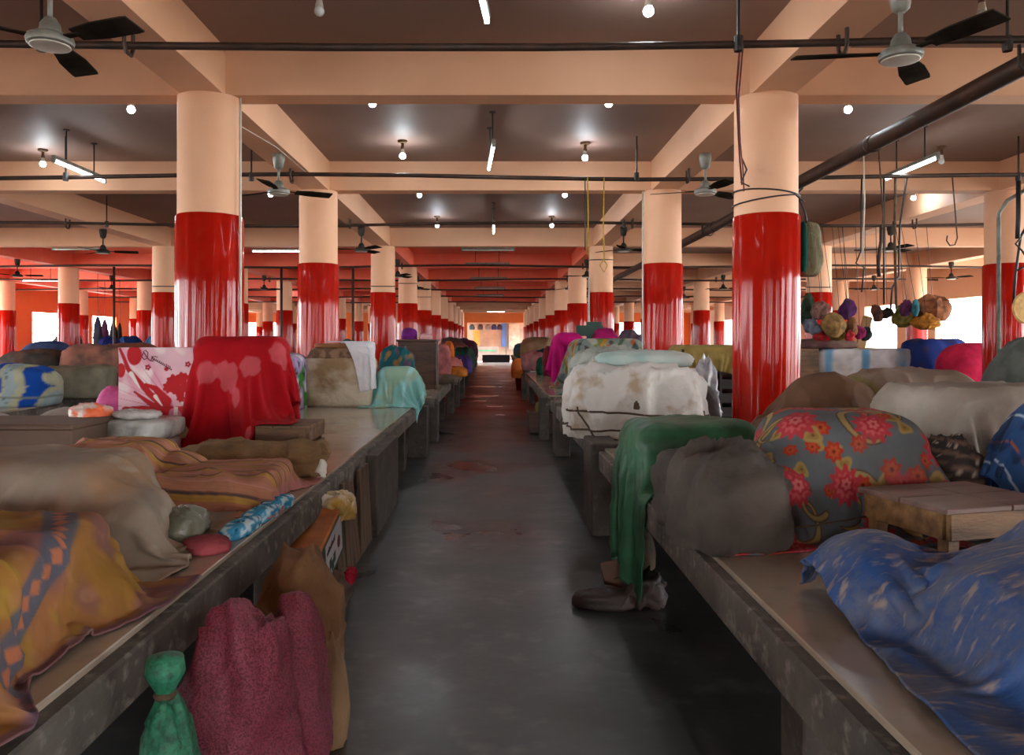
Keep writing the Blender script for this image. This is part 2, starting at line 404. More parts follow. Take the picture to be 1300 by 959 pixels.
# ------------------------------------------------------------------ lumps: sacks, bundles, wrapped boxes
class Lump:
    def __init__(s, base, size, e=2.6, amp=.06, fold=.03, seed=1, rz=0, clip=.62, sag=.0, taper=0.0):
        s.b = np.array(base, float); s.r = np.array([size[0] / 2, size[1] / 2, size[2] / (1 + clip)]); s.e = e; s.amp = amp; s.fold = fold
        s.n1, s.n2, s.n3 = Noise(seed), Noise(seed + 77, 6), Noise(seed + 133, 6); s.rz = rz; s.clip = clip; s.sc = 1 / max(min(size), .05); s.taper = taper; s.sz = size
    def at(s, D):
        D = D / np.linalg.norm(D, axis=-1)[..., None]
        k = (np.abs(D) ** s.e).sum(-1) ** (-1 / s.e)
        P = D * k[..., None] * s.r
        m = s.sz[2]
        w = s.amp * min(s.sz) * s.n1(P, .35 * s.sc)
        f = 0
        for o_, (sc_, am) in enumerate(((.8, .75), (1.9, .36), (4.0, .12))):
            q = 1 - np.abs((s.n2 if o_ % 2 else s.n3)(P + w[..., None], sc_ * s.sc, (1, 1, .4) if o_ == 0 else (.8, 1, .7)))
            f = f + s.fold * min(s.sz) * am * (np.clip(q, 0, 1) ** 2.2 - .45)
        P = P * (1 + ((w + f) / np.linalg.norm(P, axis=-1))[..., None])
        z = np.maximum(P[..., 2], -s.clip * s.r[2]) + s.clip * s.r[2]
        t = 1 - s.taper * z / m
        ca, sa = math.cos(s.rz), math.sin(s.rz)
        x, y = P[..., 0] * t, P[..., 1] * t
        return np.stack([x * ca - y * sa, x * sa + y * ca, z], -1) + s.b
    def mesh(s, name, mat_, parent=None, n=(40, 26), label=None, cat=None, group=None, pattern=None, smooth=True):
        nu, nv = n
        th = np.linspace(0, 2 * math.pi, nu, endpoint=False); ph = np.linspace(-math.pi / 2 + .05, math.pi / 2 - .05, nv)
        T, Ph = np.meshgrid(th, ph)
        # spread the sample directions so that the corners of boxy lumps get their share
        D = np.stack([np.cos(Ph) * np.cos(T) * s.r[0], np.cos(Ph) * np.sin(T) * s.r[1], np.sin(Ph) * s.r[2]], -1) if s.e > 4 else np.stack([np.cos(Ph) * np.cos(T), np.cos(Ph) * np.sin(T), np.sin(Ph)], -1)
        if s.e > 4: D = D / s.r
        P = s.at(D)
        mb = MB(); V = P.reshape(-1, 3); F = []
        for i in range(nv - 1):
            for j in range(nu):
                k = (j + 1) % nu; F.append((i * nu + j, i * nu + k, (i + 1) * nu + k, (i + 1) * nu + j))
        F += [tuple(range(nu - 1, -1, -1)), tuple(range((nv - 1) * nu, nv * nu))]
        mb.add(V.tolist(), F)
        o = mb.build(name, mat_, parent, smooth=smooth)
        if pattern is not None:
            ca = o.data.color_attributes.new('Col', 'FLOAT_COLOR', 'POINT')
            c4 = np.ones((len(V), 4), np.float32); c4[:, :3] = pattern(V - s.b); ca.data.foreach_set('color', c4.ravel())
        if label: tag(o, label, cat, group)
        return o
    def ring(s, fn, n=60, lift=.008):
        t = np.linspace(0, 2 * math.pi, n + 1); D = np.array([fn(a) for a in t]); P = s.at(D)
        d = D / np.linalg.norm(D, axis=-1)[:, None]
        ca, sa = math.cos(s.rz), math.sin(s.rz)
        d = np.stack([d[:, 0] * ca - d[:, 1] * sa, d[:, 0] * sa + d[:, 1] * ca, np.maximum(d[:, 2], -.0)], -1)
        return [tuple(p) for p in P + d * lift]
def lump(name, base, size, mat_, label, cat='bundle', group=None, n=(56, 36), pattern=None, **k):
    return Lump(base, size, **k).mesh(name, mat_, None, n, label, cat, group, pattern)

# ================================================================== THE HALL
def structure(o): o['kind'] = 'structure'; return o
structure(MB().box((-60, -40, -.25), (60, 120, -.02)).build('outside_ground', M_out))
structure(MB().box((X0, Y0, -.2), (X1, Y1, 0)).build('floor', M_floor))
ceil = structure(MB().box((X0, Y0, ZC), (X1, Y1, ZC + .25)).build('ceiling', M_ceil))
# coral-coloured bays of the ceiling, thin skin under the slab
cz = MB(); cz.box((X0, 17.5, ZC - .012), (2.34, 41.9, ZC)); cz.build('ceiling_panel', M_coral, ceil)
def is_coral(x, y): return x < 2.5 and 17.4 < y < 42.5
# beams across the hall, one piece per bay, and along the column lines
edges = [X0] + XS + [X1]
for y in ROWS:
    for a, b in zip(edges[:-1], edges[1:]):
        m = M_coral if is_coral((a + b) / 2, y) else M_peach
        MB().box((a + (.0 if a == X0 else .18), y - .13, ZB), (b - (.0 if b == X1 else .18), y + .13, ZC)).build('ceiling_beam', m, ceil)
for x in XS:
    ys = [Y0] + ROWS + [Y1]
    for a, b in zip(ys[:-1], ys[1:]):
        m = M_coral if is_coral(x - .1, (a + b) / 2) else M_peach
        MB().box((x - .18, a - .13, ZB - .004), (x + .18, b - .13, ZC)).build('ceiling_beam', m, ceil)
# columns: peach above, glossy red wrap below with shallow vertical ripples
def column_mesh(zb=0.0):
    n = 96; mb = MB()
    g = np.random.RandomState(3)
    rip = lambda a: .005 * math.sin(11 * a + .6) + .004 * math.sin(17 * a + 2) + .0012 * math.sin(26 * a)
    zs = [zb, .75, 1.3, 2.0, 2.565]
    v = []
    for z in zs:
        for k in range(n):
            a = 2 * math.pi * k / n; r = .278 + rip(a + .06 * math.sin(z * 2.1)) ; v.append((r * math.cos(a), r * math.sin(a), z))
    for z, r in ((2.58, .268), (2.58, .264), (ZB, .262)):
        for k in range(n):
            a = 2 * math.pi * k / n; v.append((r * math.cos(a), r * math.sin(a), z))
    f = []; mi = []
    for i in range(len(zs) + 2):
        for k in range(n):
            j = (k + 1) % n; f.append((i * n + k, i * n + j, (i + 1) * n + j, (i + 1) * n + k)); mi.append(0 if i < len(zs) else 1)
    mb.add(v, f); mb.mi = mi
    return mb
PLATS = [(-3.96, -.985, .7, 10.45), (.8, 3.86, .4, 11.3), (-3.96, -.9, 11.75, 16.6), (.78, 3.86, 12.0, 20.6), (-3.96, -.85, 17.9, 21.0), (-3.96, -.95, 22.6, 26.6), (.95, 3.86, 22.0, 26.6)]
for c_, d_ in ((27.8, 31.4), (32.8, 36.4), (37.8, 41.2), (42.6, 46.2), (47.6, 51.0)): PLATS += [(-3.96, -1.05, c_, d_), (1.05, 3.86, c_, d_)]
SIDE_P = [(-8.9, -5.75, 3.2, 10.6, 'left side platform with the blue and white bundle'),
          (-8.9, -5.75, 11.6, 20.5, 'left side platform with the cloth-heaped wooden bed'),
          (-8.9, -5.75, 22.0, 30.5, 'far left side platform past the wooden bed'),
          (-13.7, -10.5, 11.6, 30.5, 'outer left platform with blue bundles'),
          (-13.7, -10.5, 32.0, 48.0, 'outermost far left platform'),
          (5.0, 8.7, 4.0, 10.3, 'right side platform with the grey blanket heap'),
          (5.0, 8.7, 11.6, 20.5, 'right side platform with the white striped box'),
          (5.0, 8.7, 22.0, 30.5, 'far right side platform behind the hanging bags'),
          (10.3, 13.6, 14.0, 30.5, 'outer right platform in the daylight')]
PLATS += [q[:4] for q in SIDE_P]
col0 = column_mesh().build('column', [M_red, M_peach], smooth=True, local=True)
smooth_angle(col0, 50)
colp = column_mesh(ZP).build('column', [M_red, M_peach], smooth=True, local=True); smooth_angle(colp, 50)
short_mesh = colp.data; bpy.data.objects.remove(colp)
first = True
for yi, y in enumerate(ROWS):
    for xi, x in enumerate(XS):
        if y < 6 and abs(x) > 9: continue
        o = col0 if first else col0.copy()
        if not first: COL.objects.link(o)
        first = False
        if any(a < x < b and c < y < d for a, b, c, d in PLATS): o.data = short_mesh
        o.location = (x, y, 0); o.rotation_euler = (0, 0, (xi * 2.1 + yi * 1.3) % 6.28)
        structure(o)
        side = 'left' if x < 0 else 'right'
# far wall: orange lintel and piers, openings to the street
def wall_open(name, axis, pos, lo, hi, openings, zt=ZC, th=.25, mat_=M_wall):
    mb = MB()
    def bx(a, b, z0, z1):
        if axis == 'y': mb.box((a, pos, z0), (b, pos + th, z1))
        else: mb.box((pos, a, z0), (pos + th, b, z1))
    cur = lo
    for a, b, sill, top in openings:
        if a > cur: bx(cur, a, 0, zt)
        bx(a, b, top, zt)
        if sill > 0: bx(a, b, 0, sill)
        cur = b
    if cur < hi: bx(cur, hi, 0, zt)
    return structure(mb.build(name, mat_))
wall_open('wall_far', 'y', Y1, X0, X1, [q + (2.9,) for q in FAR_OP])
wall_open('wall_left', 'x', X0 - .25, Y0, Y1, LEFT_OP)
wall_open('wall_right', 'x', X1, Y0, Y1, RIGHT_OP, mat_=M_peach)
wall_open('wall_back', 'y', Y0 - .25, X0, X1, [q + (3.0,) for q in BACK_OP], mat_=M_peach)

# ------------------------------------------------------------------ platforms
def platform(label, x0, x1, y0, y1, legs, edge, z=ZP, extra=None):
    cx = (x0 + x1) / 2
    t = thing('market_platform', label, 'platform', (cx, (y0 + y1) / 2, 0))
    MB().box((x0, y0, z - .17), (x1, y1, z - .022), bev=.008).build('slab', M_conc, t)
    MB().box((x0 + .045, y0 + .03, z - .022), (x1 - .045, y1 - .03, z), bev=.004).build('stone_top', M_top, t)
    for (a, b, c, d) in legs:
        MB().box((a, c, 0), (b, d, z - .17), bev=.006).build('leg', M_legs, t)
    return t
def legs(x0, x1, ys, w=.12):
    out = []
    for y in ys:
        out += [(x0 + .06, x0 + .06 + w, y - .1, y + .1), (x1 - .06 - w, x1 - .06, y - .1, y + .1)]
    return out
pl = platform('long polished stone selling platform left of the aisle in the foreground', -3.96, -.985, .7, 10.45, legs(-3.96, -.985, (1.2, 3.9, 8.25, 9.2)), -.985)
MB().box((-.99, 6.02, 0), (-.9, 7.35, .63), bev=.008).build('side_panel', M_legs, pl)
MB().box((-1.12, 10.12, 0), (-.87, 10.42, .66), bev=.01).build('end_post', M_legs, pl)
pr = platform('long polished stone selling platform right of the aisle in the foreground', .8, 3.86, .4, 11.3, legs(.92, 3.86, (2.6, 8.0)), .8)
MB().box((.745, 6.05, 0), (.965, 6.6, .715), bev=.01).build('end_post', M_legs, pr)
MB().box((.79, 10.25, 0), (.98, 10.75, .70), bev=.01).build('end_post', M_legs, pr)
P2 = [('stone platform left of the aisle carrying the brown cabinet', -3.96, -.9, 11.75, 16.6),
      ('stone platform right of the aisle under the magenta cloth', .78, 3.86, 12.0, 20.6),
      ('stone platform left of the aisle with the pink and mustard bundles', -3.96, -.85, 17.9, 21.0),
      ('small far left aisle platform under the dark green bundle', -3.96, -.95, 22.6, 26.6),
      ('far right aisle platform behind the orange bag', .95, 3.86, 22.0, 26.6)]
for lb, a, b, c, d in P2:
    t = platform(lb, a, b, c, d, legs(a, b, (c + 1.4, d - 1.4)), None)
    xe = b if b < 0 else a
    for yy in (c + .15, d - .15):
        MB().box((xe - .09, yy - .14, 0), (xe + .05, yy + .14, ZP - .03) if True else 0, bev=.008).build('end_post', M_legs, t)
k = 0
wd = ['second', 'third', 'fourth', 'fifth', 'sixth']
for r, (c, d) in enumerate(((27.8, 31.4), (32.8, 36.4), (37.8, 41.2), (42.6, 46.2), (47.6, 51.0))):
    for a, b, sd in ((-3.96, -1.05, 'left'), (1.05, 3.86, 'right')):
        platform('far %s aisle platform, %s beyond the middle of the hall' % (sd, wd[r]), a, b, c, d, legs(a, b, (c + .2, d - .2)), None)
for a, b, c, d, lb in SIDE_P:
    platform('stone ' + lb, a, b, c, d, legs(a, b, (c + .8, (c + d) / 2, d - .8)), None)

# ------------------------------------------------------------------ ceiling lamps
def make_bulb(lit):
    t = thing('ceiling_bulb', 'x', 'light bulb')
    MB().lathe([(.06, 0), (.06, -.02), (.045, -.03)][::-1], n=20).build('ceiling_rose', M_holder, t, True, True)
    MB().lathe([(.018, -.03), (.018, -.075), (.024, -.08), (.024, -.11)][::-1], n=14).build('holder', M_holder, t, True, True)
    MB().lathe([(.03, -.165), (.028, -.15), (.022, -.125), (.02, -.1)], n=18).build('bulb_base', M_white, t, True, True)
    g_ = [(.036 * math.cos(a), -.19 + .036 * math.sin(a)) for a in np.linspace(-1.5, .8, 10)]
    MB().lathe(g_, n=18).build('globe', M_bulb_on if lit else M_bulb_off, t, True, True)
    return t
protoB = {True: make_bulb(True), False: make_bulb(False)}; usedB = {True: False, False: False}
def bulb(x, y, lit, label, group=None):
    o = protoB[lit] if not usedB[lit] else copy_tree(protoB[lit]); usedB[lit] = True
    o.location = (x, y, ZC - (.012 if is_coral(x, y) else 0)); o['label'] = label
    if group: o['group'] = group
    return o
bulb(-1.22, 5.48, False, 'unlit clear bulb on the ceiling nearest the camera, left of the top tube light')
bulb(1.07, 5.48, True, 'lit bulb at the top of the picture right of the nearest tube light')
bulb(3.42, 5.53, False, 'unlit bulb on the ceiling at the top right corner beside the near fan')
bulb(-3.6, 7.8, True, 'lit bulb left of the nearest left red column, just under the first beam')
bulb(-1.18, 7.6, True, 'lit bulb just behind the first beam, left half of the aisle ceiling')
bulb(1.1, 7.6, True, 'lit bulb just behind the first beam, right half of the aisle ceiling')
bulb(3.5, 7.8, True, 'lit bulb right of the nearest right red column, just under the first beam')
bulb(-1.14, 9.75, True, 'lit bulb in the second ceiling bay left of the hanging tube light')
bulb(1.13, 9.85, True, 'lit bulb in the second ceiling bay right of the hanging tube light')
bulb(-5.85, 10.2, True, 'lit bulb beside the slanting tube light at the far left')
bulb(5.7, 10.05, False, 'unlit bulb beside the end of the slanting tube light at the right')
bulb(-3.5, 12.3, True, 'lit bulb behind the second left fan')
bulb(-1.18, 12.35, True, 'lit bulb high behind the second beam, left of the aisle centre')
bulb(1.1, 12.35, True, 'lit bulb high behind the second beam, right of the aisle centre')
bulb(-1.14, 15.6, True, 'lit bulb in the third ceiling bay, left of the small tube light')
bulb(1.13, 15.6, True, 'lit bulb in the third ceiling bay, right of the small tube light')
bulb(-2.64, 19.6, True, 'lit bulb beside the third and fourth left aisle columns')
bulb(6.7, 12.6, True, 'lit bulb among the hanging ropes at the right')
for i, (x, y) in enumerate([(-15.6, 29.5), (-17.0, 33), (-14.2, 29.0), (-13.5, 31.5), (-12.9, 34.5), (-12.2, 37.3), (-9.8, 30.5), (-9.3, 33.5), (-9.5, 36), (-8.3, 39), (-6.0, 38), (-5.4, 44)]):
    bulb(x, y, True, 'small lit bulb glowing far back in the left of the hall', 'far left bulbs')
for (x, y) in [(3.6, 12.4), (5.9, 15.4), (8.3, 24.0), (10.5, 24.5)]:
    bulb(x, y, False, 'small unlit bulb on the ceiling in the right of the hall', 'unlit right bulbs')

def make_tube(lit, along='y'):
    t = thing('tube_light', 'x', 'tube light')
    L_ = .6
    f = MB().box((-.022, -L_, 0), (.022, L_, .045), bev=.006); f.box((-.018, -L_, -.04), (.018, -L_ + .03, 0)); f.box((-.018, L_ - .03, -.04), (.018, L_, 0))
    f.build('batten', M_grey, t, False, True)
    MB().tube([(0, -L_ + .03, -.022), (0, L_ - .03, -.022)], .015, 12).build('tube', M_tube_on if lit else M_tube_off, t, True, True)
    for yy in (-.32, .32):
        MB().tube([(0, yy, .04), (0, yy, .405)], .009, 6).lathe([(.035, .395), (.035, .405)], (0, yy, 0), 12).build('hanger_rod', M_black, t, False, True)
    return t
protoT = {True: make_tube(True), False: make_tube(False)}; usedT = {True: False, False: False}
def tube_light(x, y, z, rz, lit, label, group=None):
    o = protoT[lit] if not usedT[lit] else copy_tree(protoT[lit]); usedT[lit] = True
    o.location = (x, y, z); o.rotation_euler = (0, 0, R(rz)); o['label'] = label
    if group: o['group'] = group
tube_light(-.10, 4.5, 3.585, -5, True, 'lit tube light at the top centre of the picture, nearest the camera')
tube_light(-.04, 8.85, 3.585, 3, True, 'lit tube light hanging over the aisle in the second ceiling bay')
tube_light(-.02, 14.4, 3.585, 0, True, 'lit tube light over the aisle in the third bay, seen end on')
tube_light(-5.03, 9.57, 3.585, 0, True, 'slanting lit tube light hanging at the upper left')
tube_light(4.97, 9.42, 3.585, 0, True, 'slanting lit tube light hanging at the upper right behind the thick pipe')
tube_light(-4.95, 18.0, 3.585, 90, True, 'lit tube light set crosswise between the two nearest left columns')
tube_light(-.15, 17.75, 3.585, 90, False, 'unlit tube light crosswise over the aisle under the third beam')
tube_light(-9.3, 17.6, 3.585, 90, False, 'unlit tube light crosswise at the left behind the leftmost column')
tube_light(-14.7, 25.5, 3.5, 90, True, 'lit tube light far back beside the leftmost red columns')
tube_light(.1, 54.5, 3.585, 90, True, 'lit tube light above the far aisle exit')
for y in (21.2, 25.9, 30.6, 35.4):
    tube_light(-.2, y, 3.585, 90, False, 'unlit tube light crosswise under the coral aisle ceiling', 'unlit coral bay tubes')

# ------------------------------------------------------------------ fans
def make_fan(M_grey, label):
    t = thing('ceiling_fan', label, 'fan')
    MB().lathe([(.028, -.17), (.05, -.15), (.068, -.05), (.062, 0)], n=24).build('canopy', M_grey, t, True, True)
    MB().tube([(0, 0, -.1), (0, 0, -.34)], .013, 10).build('down_rod', M_grey, t, True, True)
    m = MB().lathe([(.02, -.45), (.085, -.452), (.118, -.44), (.124, -.42), (.118, -.40), (.09, -.385), (.06, -.375), (.052, -.33), (.03, -.295), (.013, -.29)], n=32)
    mo = m.build('motor', M_grey, t, True, True); smooth_angle(mo, 35)
    MB().lathe([(.098, -.4545), (.104, -.4535), (.104, -.448), (.098, -.447)], n=32).build('trim_ring', M_white, mo, True, True)
    # blade: bracket then a widening plate with a slight pitch
    for k in range(3):
        a = R(120 * k); b = MB()
        b.box((.08, -.022, -.414), (.22, .022, -.406))
        n = 10
        v = []; f = []
        for i in range(n + 1):
            s = i / n; x = .19 + .41 * s; wd_ = .05 + .022 * min(1, s * 2.5)
            if s > .93: wd_ *= .93
            for sy in (-1, 1):
                zz = -.41 - sy * wd_ * .2
                v += [(x, sy * wd_, zz + .004), (x, sy * wd_, zz - .004)]
        for i in range(n):
            q = i * 4
            f += [(q, q + 4, q + 6, q + 2), (q + 3, q + 7, q + 5, q + 1), (q + 1, q + 5, q + 4, q), (q + 2, q + 6, q + 7, q + 3)]
        f += [(0, 2, 3, 1), (n * 4, n * 4 + 1, n * 4 + 3, n * 4 + 2)]
        b.add(v, f)
        o = b.build('blade', M_blade, t, False, True); o.rotation_euler = (0, 0, a)
    return t
FANS = {False: make_fan(M_grey, 'x'), True: make_fan(M_fan_backlit, 'x')}; fan_used = {False: False, True: False}
def fan(x, y, rz, label, group=None):
    k_ = y > 14
    o = FANS[k_] if not fan_used[k_] else copy_tree(FANS[k_]); fan_used[k_] = True
    o.location = (x, y, ZB - .004); o.rotation_euler = (0, 0, R(rz)); o['label'] = label
    if group: o['group'] = group
fan(-2.46, 4.36, -20, 'grey ceiling fan at the top left corner, nearest the camera')
fan(2.36, 4.58, 173, 'grey ceiling fan at the top right, nearest the camera')
fan(-2.40, 8.75, 30, 'grey fan under the beam between the first and second left aisle columns')
fan(2.34, 8.75, 40, 'grey fan under the beam between the first and second right aisle columns')
fan(-2.42, 14.3, 70, 'backlit fan before the third left aisle column')
fan(2.34, 14.3, 15, 'fan before the third right aisle column')
fan(-7.26, 14.6, 20, 'fan at the left under the beam of the second column line')
fan(-12.06, 19.9, 10, 'backlit fan beside the leftmost red column')
fan(11.94, 20.6, 50, 'backlit fan at the right beyond the white striped box')
fan(7.14, 14.2, 35, 'fan above the hanging bags at the right')
fan(7.14, 24.6, 15, 'small far fan between the two nearest right columns')
for x, y in [(-7.26, 24.8), (-12.06, 24.8), (-7.26, 29.6), (-12.06, 29.6), (-2.46, 20.0), (2.34, 20.0), (11.94, 24.8), (7.14, 29.7), (11.94, 29.7), (-2.46, 24.8), (2.34, 24.8)]:
    fan(x, y, random.uniform(0, 120), 'small ceiling fan far back in the hall', 'far fans')

# ------------------------------------------------------------------ pipes under the beams
def sag_path(x0, x1, y, z, n=24, s=.03):
    out = []
    for i in range(n + 1):
        t = i / n; x = x0 + (x1 - x0) * t; out.append((x, y + .02 * math.sin(x), z + s * math.sin(x * .65 + y)))
    return out
def cross_pipe(y, z, r, label, x0=-19.2, x1=14.3, rods=()):
    t = thing('ceiling_pipe', label, 'pipe', (0, y, z))
    MB().tube(sag_path(x0, x1, y, z), r, 10).build('pipe', M_iron, t, True)
    for x in rods:
        MB().tube([(x, y, z - .05), (x, y, ZC)], .011, 8).lathe([(.03, -.05), (.034, -.02), (.03, .05)], (x, y, z), 12).build('hanger_rod', M_black, t)
    for x in XS:
        if abs(x) < 8: MB().tube([(x, y - .07, ZB), (x, y - .07, z - .02), (x, y - .04, z - .07), (x, y + .03, z - .07), (x, y + .06, z - .02), (x, y + .06, ZB)], .014, 6).build('bracket', M_iron, t)
cross_pipe(5.3, 3.505, .026, 'rusty pipe crossing the whole top of the picture', rods=(-3.05, 1.64, 3.45))
cross_pipe(9.55, 3.5, .026, 'dark pipe crossing at the second beam', rods=(1.72, -2.95, -5.2, 6.35))
cross_pipe(13.4, 3.5, .026, 'dark pipe crossing at the third bay', rods=(-6.6, -4.4, 2.2, 6.8))
for y, w_ in ((20.9, 'first'), (25.4, 'second'), (30.1, 'third'), (35.0, 'fourth'), (39.9, 'fifth')):
    cross_pipe(y, 3.5, .03, 'thin dark pipe crossing the coral ceiling, %s of five from the front' % w_)
t = thing('main_pipe', 'thick brown pipe slanting across the upper right towards the far end', 'pipe', (3.63, 10, 3.4))
MB().tube([(3.63, -6, 3.4), (3.63, 8, 3.4), (3.63, 30, 3.39), (3.63, 56, 3.38)], .075, 20).build('pipe', M_iron, t, True)
for y in (2.0, 7.55, 13.0, 19, 25):
    MB().lathe([(.083, -.05), (.086, -.03), (.086, .03), (.083, .05)], n=20, M=Matrix.Translation((3.63, y, 3.4)) @ Matrix.Rotation(R(90), 4, 'X')).build('joint_collar', M_iron, t, True)
for y in (5.3, 9.55, 13.4):
    MB().tube([(3.53, y, 3.5), (3.53, y, 3.36), (3.58, y, 3.31), (3.68, y, 3.31), (3.73, y, 3.36), (3.73, y, 3.5)], .013, 6).build('hanger_hook', M_black, t)
# white conduits up the columns
def conduit(pts, r, label, m=M_white):
    tag(MB().tube(pts, r, 8).build('conduit', m, smooth=True), label, 'conduit')
conduit([(-2.17, 6.72, ZP), (-2.17, 6.72, 3.58)], .012, 'thin white conduit up the right edge of the nearest left column')
conduit([(2.05, 10.9, ZP), (2.05, 10.9, 3.58)], .012, 'thin white conduit up the left edge of the second right column')
conduit([(2.06, 17.2, ZP), (2.06, 17.2, 2.9)], .02, 'pale grey pipe up the left edge of the third right column')
conduit([(-2.46 + .08, 6.8 - .27, 3.45), (-2.3, 8.3, 3.55), (-2.3, 9.9, 3.57)], .004, 'thin pale wire slanting from the nearest left column to the fan')
t = thing('conduit', 'grey conduit with bent cables down the red column at the right edge', 'conduit', (6.88, 10.75, 1.0))
MB().tube([(6.86, 10.72, 1.15), (6.86, 10.72, 3.25), (6.9, 10.6, 3.4), (7.0, 10.3, 3.52)], .028, 10).build('pipe', M_grey, t, True)
MB().box((6.81, 10.62, 1.05), (6.93, 10.7, 1.2), bev=.01).build('switch_box', M_white, t)
MB().tube([(7.1, 9.6, 3.5), (7.02, 10.2, 3.2), (6.98, 10.45, 2.9), (6.93, 10.48, 2.4), (6.9, 10.48, 2.0)], .018, 8).build('cable', M_wire, t, True)
MB().tube([(7.2, 9.6, 3.5), (7.2, 10.3, 3.0), (7.2, 10.47, 2.6), (7.18, 10.47, 2.35)], .009, 8).build('cable', M_wire, t, True)
# wires on the nearest right column
t = thing('wire_bundle', 'black and red wires hanging from the pipe and tied round the nearest right column', 'wire', (2.34, 6.8, 2.8))
MB().tube([(1.65, 5.3, 3.49), (1.72, 5.6, 3.3), (1.95, 6.3, 3.15), (2.03, 6.52, 3.0), (2.05, 6.53, 2.8)], .008, 6).build('red_wire', M_rwire, t, True)
MB().tube([(1.67, 5.3, 3.49), (1.75, 5.65, 3.25), (1.98, 6.35, 3.1), (2.06, 6.54, 2.95), (2.07, 6.54, 2.75)], .006, 6).build('red_wire', M_rwire, t, True)
MB().tube([(2.05, 6.53, 3.02), (2.08, 6.5, 2.92), (2.04, 6.52, 2.82), (2.1, 6.49, 2.78)], .007, 6).build('black_wire', M_wire, t, True)
for dz, tl in ((0, .03), (-.05, -.035)):
    pth = [(2.34 + .274 * math.cos(a), 6.8 + .274 * math.sin(a), 2.76 + dz + tl * math.cos(a + 3.1)) for a in np.linspace(0, 2 * math.pi, 40)]
    MB().tube(pth, .007, 6).build('tie_wire', M_wire, t, True)
MB().tube([(2.5, 6.56, 2.73), (2.53, 6.52, 2.68), (2.57, 6.53, 2.66)], .006, 6).build('wire_end', M_wire, t, True)
# ties round other columns
for (x, y, z, lb) in ((-2.46, 17.35, 2.72, 'third left aisle column'), (-2.46, 22.3, 3.15, 'fourth left aisle column'), (-2.46, 27.2, 3.05, 'fifth left aisle column'), (-7.26, 17.35, 2.72, 'column behind the printed pink sheet'), (2.34, 17.35, 3.3, 'third right aisle column'), (7.14, 17.35, 2.7, 'column beside the hanging bags')):
    tag(MB().tube([(x + .272 * math.cos(a), y + .272 * math.sin(a), z + .02 * math.sin(a)) for a in np.linspace(0, 2 * math.pi, 30)], .012, 6).build('tie_wire', M_wire, smooth=True), 'dark wire tied round the ' + lb, 'wire')
# ropes and hooks
def rope(pts, r, m, label, cat='rope', hook=False, group=None):
    mb = MB().tube(pts, r, 6)
    tag(mb.build('hanging_rope' if cat == 'rope' else 'hanging_hook', m, smooth=True), label, cat, group)
rope([(1.12, 9.5, 3.48), (1.13, 9.52, 3.0), (1.12, 9.5, 2.55)], .008, M_yrope, 'yellow rope hanging left of the second right column, left of two')
rope([(1.32, 9.5, 3.48), (1.31, 9.5, 2.9), (1.32, 9.5, 2.5), (1.27, 9.5, 2.42), (1.32, 9.5, 2.34), (1.36, 9.5, 2.42), (1.32, 9.5, 2.48)], .007, M_yrope, 'yellow rope with a loop end hanging left of the second right column')
rope([(1.09, 9.5, 3.48), (1.09, 9.5, 2.6)], .006, M_wire, 'thin black cord beside the yellow rope')
rope([(3.63, 7.75, 3.33), (3.64, 7.75, 2.9), (3.62, 7.75, 2.3)], .007, M_white, 'pale cord hanging from the thick pipe nearest the red column')
rope([(3.68, 7.55, 3.33), (3.7, 7.5, 2.7), (3.66, 7.5, 2.2)], .007, M_rope, 'brown cord hanging from the thick pipe beside the pale cord')
rope([(4.72, 9.55, 3.5), (4.72, 9.55, 1.95)], .012, M_black, 'black cord hanging above the hanging bags')
rope([(4.86, 9.55, 3.5), (4.85, 9.55, 2.7), (4.87, 9.55, 1.9)], .016, M_rope, 'thick brown rope hanging above the hanging bags')
rope([(5.0, 9.55, 3.5), (4.9, 9.53, 2.9), (4.9, 9.55, 2.3), (4.82, 9.55, 2.15), (4.8, 9.55, 1.9)], .012, M_wire, 'knotted dark cord above the hanging bags')
rope([(4.45, 9.55, 3.5), (4.44, 9.55, 2.6), (4.38, 9.55, 2.45), (4.48, 9.55, 2.4), (4.45, 9.55, 2.1)], .01, M_wire, 'dark cord with a kink between the ropes')
rope([(6.55, 13.35, 3.48), (6.55, 13.35, 3.2), (6.5, 13.35, 2.9), (6.52, 13.35, 2.6)], .03, M_iron, 'short dark iron strap hanging at the right')
rope([(5.52, 9.5, 3.48), (5.56, 9.5, 3.0), (5.58, 9.5, 2.75), (5.55, 9.5, 2.67), (5.49, 9.5, 2.66), (5.45, 9.5, 2.72), (5.46, 9.5, 2.78)], .008, M_iron, 'large iron hook hanging left of the right red column', 'hook')
rope([(6.35, 9.55, 3.45), (6.35, 9.55, 3.0), (6.34, 9.55, 2.75)], .028, M_black, 'iron rod hanging from the pipe at the right edge')
rope([(6.34, 9.5, 2.75), (6.28, 9.5, 2.68), (6.36, 9.5, 2.6), (6.42, 9.5, 2.5), (6.38, 9.5, 2.4), (6.3, 9.5, 2.36)], .012, M_wire, 'curled wire below the iron rod at the right edge', 'hook')

for x, lb in ((-10.1, 'leftmost of three, between the outer left columns'), (-5.66, 'middle of three, behind the red cloth'), (-3.76, 'rightmost of three, left of the third aisle column')):
    t = thing('pole', 'dark upright pole from floor to pipe, ' + lb, 'pole', (x, 20.9, 0))
    MB().tube([(x, 20.9, .02), (x, 20.9, 3.49)], .035, 10).build('shaft', M_iron, t, True)
    MB().lathe([(.09, 0), (.09, .02), (.04, .03)], (x, 20.9, 0), 16).build('base_plate', M_iron, t)

